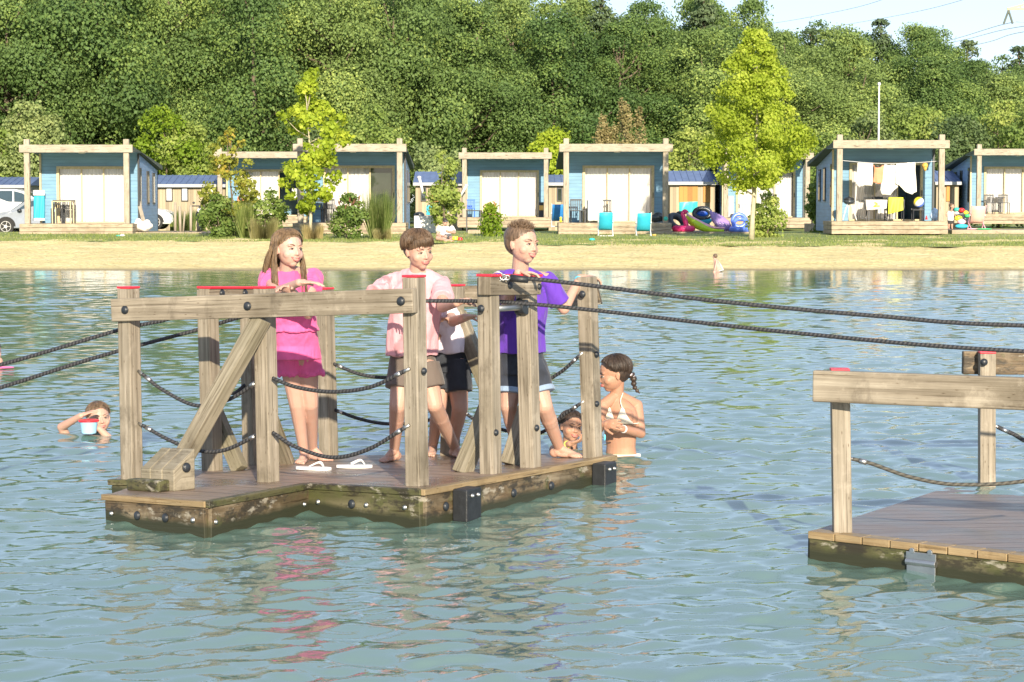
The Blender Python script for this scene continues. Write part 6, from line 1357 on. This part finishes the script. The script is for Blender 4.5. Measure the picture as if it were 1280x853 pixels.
shirt('orange_top', 'orange sleeveless top on the washing line beside the white towel', [(1092, 206), (1094, 209), (1097, 209.5), (1101, 209), (1103, 206), (1105, 208), (1104, 228), (1098, 230), (1091, 228), (1092, 215)], 'cloth_orange', YL)
shirt('white_shirt', 'white garment with long rounded tails hanging right of the orange top', [(1105, 206), (1116, 207), (1123, 206), (1122, 234), (1113, 244), (1103, 243), (1101, 238)], 'cloth_white', YL)
shirt('white_shirt', 'widest white garment at the right of the washing line, draped low', [(1120, 204), (1144, 203), (1145.5, 240), (1140, 243.5), (1132, 240), (1124, 232), (1119, 230)], 'cloth_white', YL - .08)
gr = empty('kettle_barbecue', W(1061, 275.5, 76.6), 'black kettle barbecue on splayed white legs at the left post of the laundry cabin', 'barbecue'); o = W(1061, 275.5, 76.6)
mb = MB(); mb.ell(o + V((0, 0, .66)), .19, .19, .11); mb.build('bowl', 'vinyl_dark', gr, smooth=True); mb = MB(); mb.ell(o + V((0, 0, .74)), .185, .185, .08); mb.ell(o + V((0, 0, .83)), .03, .03, .03); mb.build('lid', 'black_metal', gr, smooth=True)
for dx, dy in ((-.23, -.1), (.26, -.1), (.02, .22)): MB().tube([o + V((dx * .15, dy * .15, .58)), o + V((dx * .5, dy * .5, .42)), o + V((dx, dy, 0))], .02, 8).build('leg', 'white_metal', gr, smooth=True)
tt = table('small table on the laundry cabin porch', 1096, 276, 77, .72, .6, .70, 'dark_plastic'); sheet('white_tablecloth', 'white tablecloth with a yellow print hanging over the small porch table', 'tablecloth', [W(1082, 250, 76.65), W(1111, 250, 76.65), W(1108, 261, 76.65), (W(1083, 263, 76.65))], 'cloth_white', .015)
t_ = bpy.data.objects['white_tablecloth']; mb = MB(); [mb.beam(W(x0, y0, 76.6), W(x1, y1, 76.6), .02, .05, (0, 1, 0)) for x0, y0, x1, y1 in ((1093, 253, 1097, 255), (1097, 255, 1093, 258), (1092, 258, 1100, 257.5))]; mb.build('print', 'vinyl_yellow', t_)
mb = MB(); mb.b2(W(1094, 0, 77).x, W(1106, 0, 77).x, 76.9, 77.2, W(0, 249, 77).z, W(0, 246, 77).z); q = mb.build('black_tray', 'dark_plastic', None, bevel=.01); tag(q, 'flat black appliance on the small porch table below the laundry', 'appliance')
chair('chair under the lime yellow towel on the laundry cabin porch', 1121, 275.5, 76.8, .45, .42, .74, 'dark_plastic', face_=1); sheet('lime_towel', 'lime yellow towel thrown over a chair on the laundry cabin porch', 'towel', [W(1111, 247, 76.5), W(1129, 247, 76.5), W(1129, 263, 76.45), W(1110, 268, 76.45)], 'cloth_lime', .02)
chair('low chair carrying the beach ball', 1147, 275.5, 77, .4, .38, .42, 'dark_plastic')
bb = empty('beach_ball', W(1148.5, 259.5, 77), 'yellow, white and blue striped beach ball on a chair', 'ball'); c0 = W(1148.5, 253, 76.9); mb = MB(); F = Matrix.Rotation(R(50), 3, 'Y')
mb.ell(c0, .19, .19, .19, F, 24, 16); 
for k in range(len(mb.f)):
    cc_ = sum((mb.v[i] for i in mb.f[k]), V()) / len(mb.f[k]) - c0; l_ = F.transposed() @ cc_; mb.mi[k] = int((math.atan2(l_.y, l_.x) + math.pi) / (math.pi / 3)) % 3
mb.build('panels', ['vinyl_yellow', 'shell_white', 'vinyl_blue'], bb, smooth=True)
mb = MB(); c0 = W(1156.5, 207, 77.2); mb.ell(c0, .12, .12, .10); mb.cyl(c0, c0 - V((0, 0, .2)), .11, .03, 14); q = mb.build('paper_lantern', 'lamp_amber', None, smooth=True); tag(q, 'amber cone-shaped lantern under the laundry cabin roof', 'lantern')
mb = MB(); c0 = W(1169, 269, 76.7); mb.ell(c0, .2, .12, .2); mb.ell(c0 + V((0, 0, .12)), .12, .1, .12); q = mb.build('blue_white_bag', 'vinyl_sky', None, remesh=.02, smo=1, wob=(.03, 9, (1, 1, 1))); tag(q, 'blue and white plastic bag at the right post of the laundry cabin', 'bag')
mb = MB(); c0 = W(1158, 274, 76.5); mb.cyl(c0 - V((0, 0, .02)), c0 + V((0, 0, .12)), .05, .012, 12); q = mb.build('red_bottle', 'red_paint', None, smooth=True); tag(q, 'small red bottle on the laundry cabin deck', 'bottle')
# terrace of the last cabin
mb = MB(); a = W(1186.5, 287.5, 78); mb.b2(a.x, W(1330, 0, 78).x, 77.5, 80.5, W(0, 296.5, 78).z - .05, a.z); q = mb.build('low_terrace', 'cabin_deck_wood', None, bevel=.02); tag(q, 'low wooden terrace in front of the last cabin at the right edge', 'terrace')
o = W(1188.5, 287, 78.2); e = empty('person', o, 'toddler in a white top and dark shorts standing beside the heap of colourful inflatables', 'person'); k_ = 78.2 / FPX; hd = W(1190, 258, 78.1); F0 = hframe(R(50)); mb = MB(); head(mb, hd, .21, F0); ch_ = W(1188, 267, 78.2); pl_ = W(1188, 275, 78.2)
mb.cap2(hd - V((0, 0, .08)), ch_, .04, .05); mb.loft([(pl_, .10, .08, s0, f0), (ch_, .11, .075, s0, f0), (ch_ + V((0, 0, .09)), .09, .06, s0, f0)], 16)
for s in (-1, 1): limb(mb, pl_ + V((s * .05, 0, 0)), pl_ + V((s * .055, -.02, -.17)), V((pl_.x + s * .06, pl_.y, o.z + .03)), (.055, .042, .028)); mb.ell(V((pl_.x + s * .06, pl_.y - .04, o.z + .025)), .03, .06, .025); limb(mb, ch_ + V((s * .1, 0, .06)), ch_ + V((s * .15, -.03, -.05)), ch_ + V((s * .15, -.12, -.1)), (.032, .026, .02))
mb.build('body', 'skin_warm', e, remesh=.01, smo=2); mb = MB(); mb.loft([(pl_ + V((0, 0, -.03)), .115, .095, s0, f0), (ch_, .125, .09, s0, f0), (ch_ + V((0, 0, .09)), .10, .07, s0, f0)], 18); mb.build('t_shirt', 'white_shirt', e, remesh=.012, smo=1)
mb = MB(); mb.loft([(pl_ + V((0, 0, -.14)), .11, .09, s0, f0), (pl_ + V((0, 0, -.03)), .11, .09, s0, f0)], 18); mb.build('shorts', 'dark_shorts', e); mb = MB(); hair_cap(mb, hd, .21, F0); mb.build('hair', 'hair_short', e, smooth=True)
g_ = random.Random(4); hp = empty('inflatables_heap', W(1201, 287, 78.4), 'heap of colourful printed inflatables beside the toddler', 'inflatable')
for k, (x, y, rr_, mt) in enumerate(((1201, 268, .3, 'vinyl_dark'), (1196, 266, .13, 'shell_white'), (1207, 266, .11, 'vinyl_yellow'), (1198, 273, .15, 'vinyl_yellow'), (1206, 274, .13, 'vinyl_dark'), (1202, 277, .16, 'vinyl_lightpink'), (1196, 262, .11, 'vinyl_teal'), (1209, 270, .1, 'vinyl_green'), (1202, 283, .24, 'cloth_turquoise'), (1202, 263, .12, 'red_paint'))): 
    mb = MB(); mb.ell(W(x, y, 78.3 - .02 * k), rr_, .12, rr_ * (.7 if k != 8 else .35)); mb.build('inflatable_piece', mt, hp, smooth=True)
deckchair('pale peach deck chair with a blue edge on the terrace of the last cabin', 1221, 287, 78.4, .52, .86, 'peach_cloth', frame='vinyl_lightpink')
mb = MB(); c0 = W(1230, 286.5, 78); mb.ell(c0, .3, .15, .03); q = mb.build('green_mat', 'vinyl_green', None, smooth=True); tag(q, 'flat bright green mat under the pale deck chair', 'mat')
for x, lab in ((1237, 'left dark bar chair on the last cabin deck'), (1255, 'right dark bar chair on the last cabin deck')): chair(lab, x, 267.5, 96, .42, .5, .86, 'dark_plastic', group='bar chairs at the last cabin')
table('bar table between the dark chairs on the last cabin deck', 1246, 267.5, 96.8, .7, .5, .75, 'grey_metal')
# toddler at the water's edge
o = W(897, 340, 49.6); o.z = -.03; e = empty('person', o, 'small child in a white swimsuit sitting at the water\'s edge right of centre', 'person'); hd = W(893.5, 321, 49.6); mb = MB(); F0 = hframe(R(-140)); head(mb, hd, .125, F0)
mb.cap2(hd - V((0, 0, .05)), W(895, 326, 49.6), .03, .045); mb.tube([W(894.5, 325, 49.6), W(896.5, 332, 49.55), W(899, 339, 49.5)], [.05, .075, .085], 14); mb.cap2(W(894, 326, 49.6), W(893, 335, 49.5), .025, .02); mb.cap2(W(896, 326, 49.5), W(893.5, 338, 49.4), .025, .02); mb.cap2(W(898, 340, 49.6), W(893, 340.5, 49.3), .05, .04)
mb.build('body', 'skin_fair', e, remesh=.008, smo=2); mb = MB(); mb.tube([W(895.5, 327, 49.6), W(897.5, 333, 49.58), W(900, 339.5, 49.55)], [.05, .082, .098], 14); mb.build('swimsuit', 'white_shirt', e, smooth=True); mb = MB(); hair_cap(mb, hd, .125, F0); mb.build('hair', 'hair_short', e, smooth=True)
# pole, pylon, wires
o = W(1099, 255, 92); e = empty('lamp_pole', V((o.x, 92, .2)), 'tall thin pale lamp pole behind the laundry cabin', 'lamp pole'); tp = W(1099, 107, 92); MB().cyl(V((tp.x, 92, .2)), tp, .045, .03, n=10).build('pole', 'white_metal', e, smooth=True); MB().ell(tp + V((0, 0, .06)), .07, .07, .08).build('lamp_head', 'shell_white', e, smooth=True)
YP = 230; py_ = empty('power_pylon', V((W(1360, 0, YP).x, YP, .2)), 'steel lattice power pylon whose crossarm tip enters at the upper right corner', 'pylon'); cx = W(1360, 0, YP).x
mb = MB(); zt = 34; tip = W(1259, 11.5, YP)
for sx in (-1, 1):
    for sy in (-1, 1): mb.beam((cx + sx * 3, YP + sy * 3, .2), (cx + sx * .6, YP + sy * .6, zt), .22, .22)
for k in range(9):
    z0, z1 = .2 + k * 3.6, .2 + (k + 1) * 3.6; w0, w1 = 3 - 2.4 * z0 / zt, 3 - 2.4 * z1 / zt
    for sy in (-1, 1): mb.beam((cx - w0, YP + sy * w0, z0), (cx + w1, YP + sy * w1, z1), .12, .12); mb.beam((cx + w0, YP + sy * w0, z0), (cx - w1, YP + sy * w1, z1), .12, .12)
mb.build('lattice_tower', 'grey_metal', py_)
for s in (1, -1):
    mb = MB(); T = V((cx + s * (tip.x - cx), YP, tip.z)); mb.beam(V((cx, YP - .5, tip.z + .1)), T, .25, .25); mb.beam(V((cx, YP + .5, tip.z + 2.2)), T, .2, .2)
    for k in range(1, 6): f = k / 6; a = V((cx, YP - .5, tip.z + .1)).lerp(T, f); b_ = V((cx, YP + .5, tip.z + 2.2)).lerp(T, f); mb.beam(a, b_, .12, .12)
    mb.build('crossarm', 'frame_oak', py_)
    for dx in (-.45, .5): MB().cyl(T + V((.15, 0, -.15)), T + V((dx + .1, 0, -1.55)), .11, n=8).build('insulator', 'roof_felt', py_)
def wire(pts, label, r=.035):
    mb = MB(); mb.tube(rope_pts(pts, 10), r, 6); q = mb.build('power_line', 'grey_metal', None, smooth=True); tag(q, label, 'power line', 'power lines in the upper right')
wire([W(1440, 34, 200), W(1290, 28.5, 226), W(1255, 30.5, 230), W(1180, 52, 290), W(1100, 66, 380)], 'power line hanging from the visible insulators of the pylon'); wire([W(1450, 20, 200), W(1280, 33, 230), W(1200, 51, 290), W(1120, 66, 380)], 'power line just below the one held by the insulators'); wire([W(1450, 20, 190), W(1280, 40, 230), W(1230, 54, 270), W(1150, 70, 360)], 'lowest of the power lines by the pylon')
wire([W(1290, -30, 230), W(1200, 1, 250), W(1130, 18, 290), W(1040, 34, 360)], 'faint upper power line right of the maple, higher one to the right', .03); wire([W(1200, -50, 220), W(1105, -1, 250), W(1020, 20, 300), W(950, 32, 360)], 'faint upper power line nearest the maple top', .03)

bpy.data.scenes.remove(TMP)
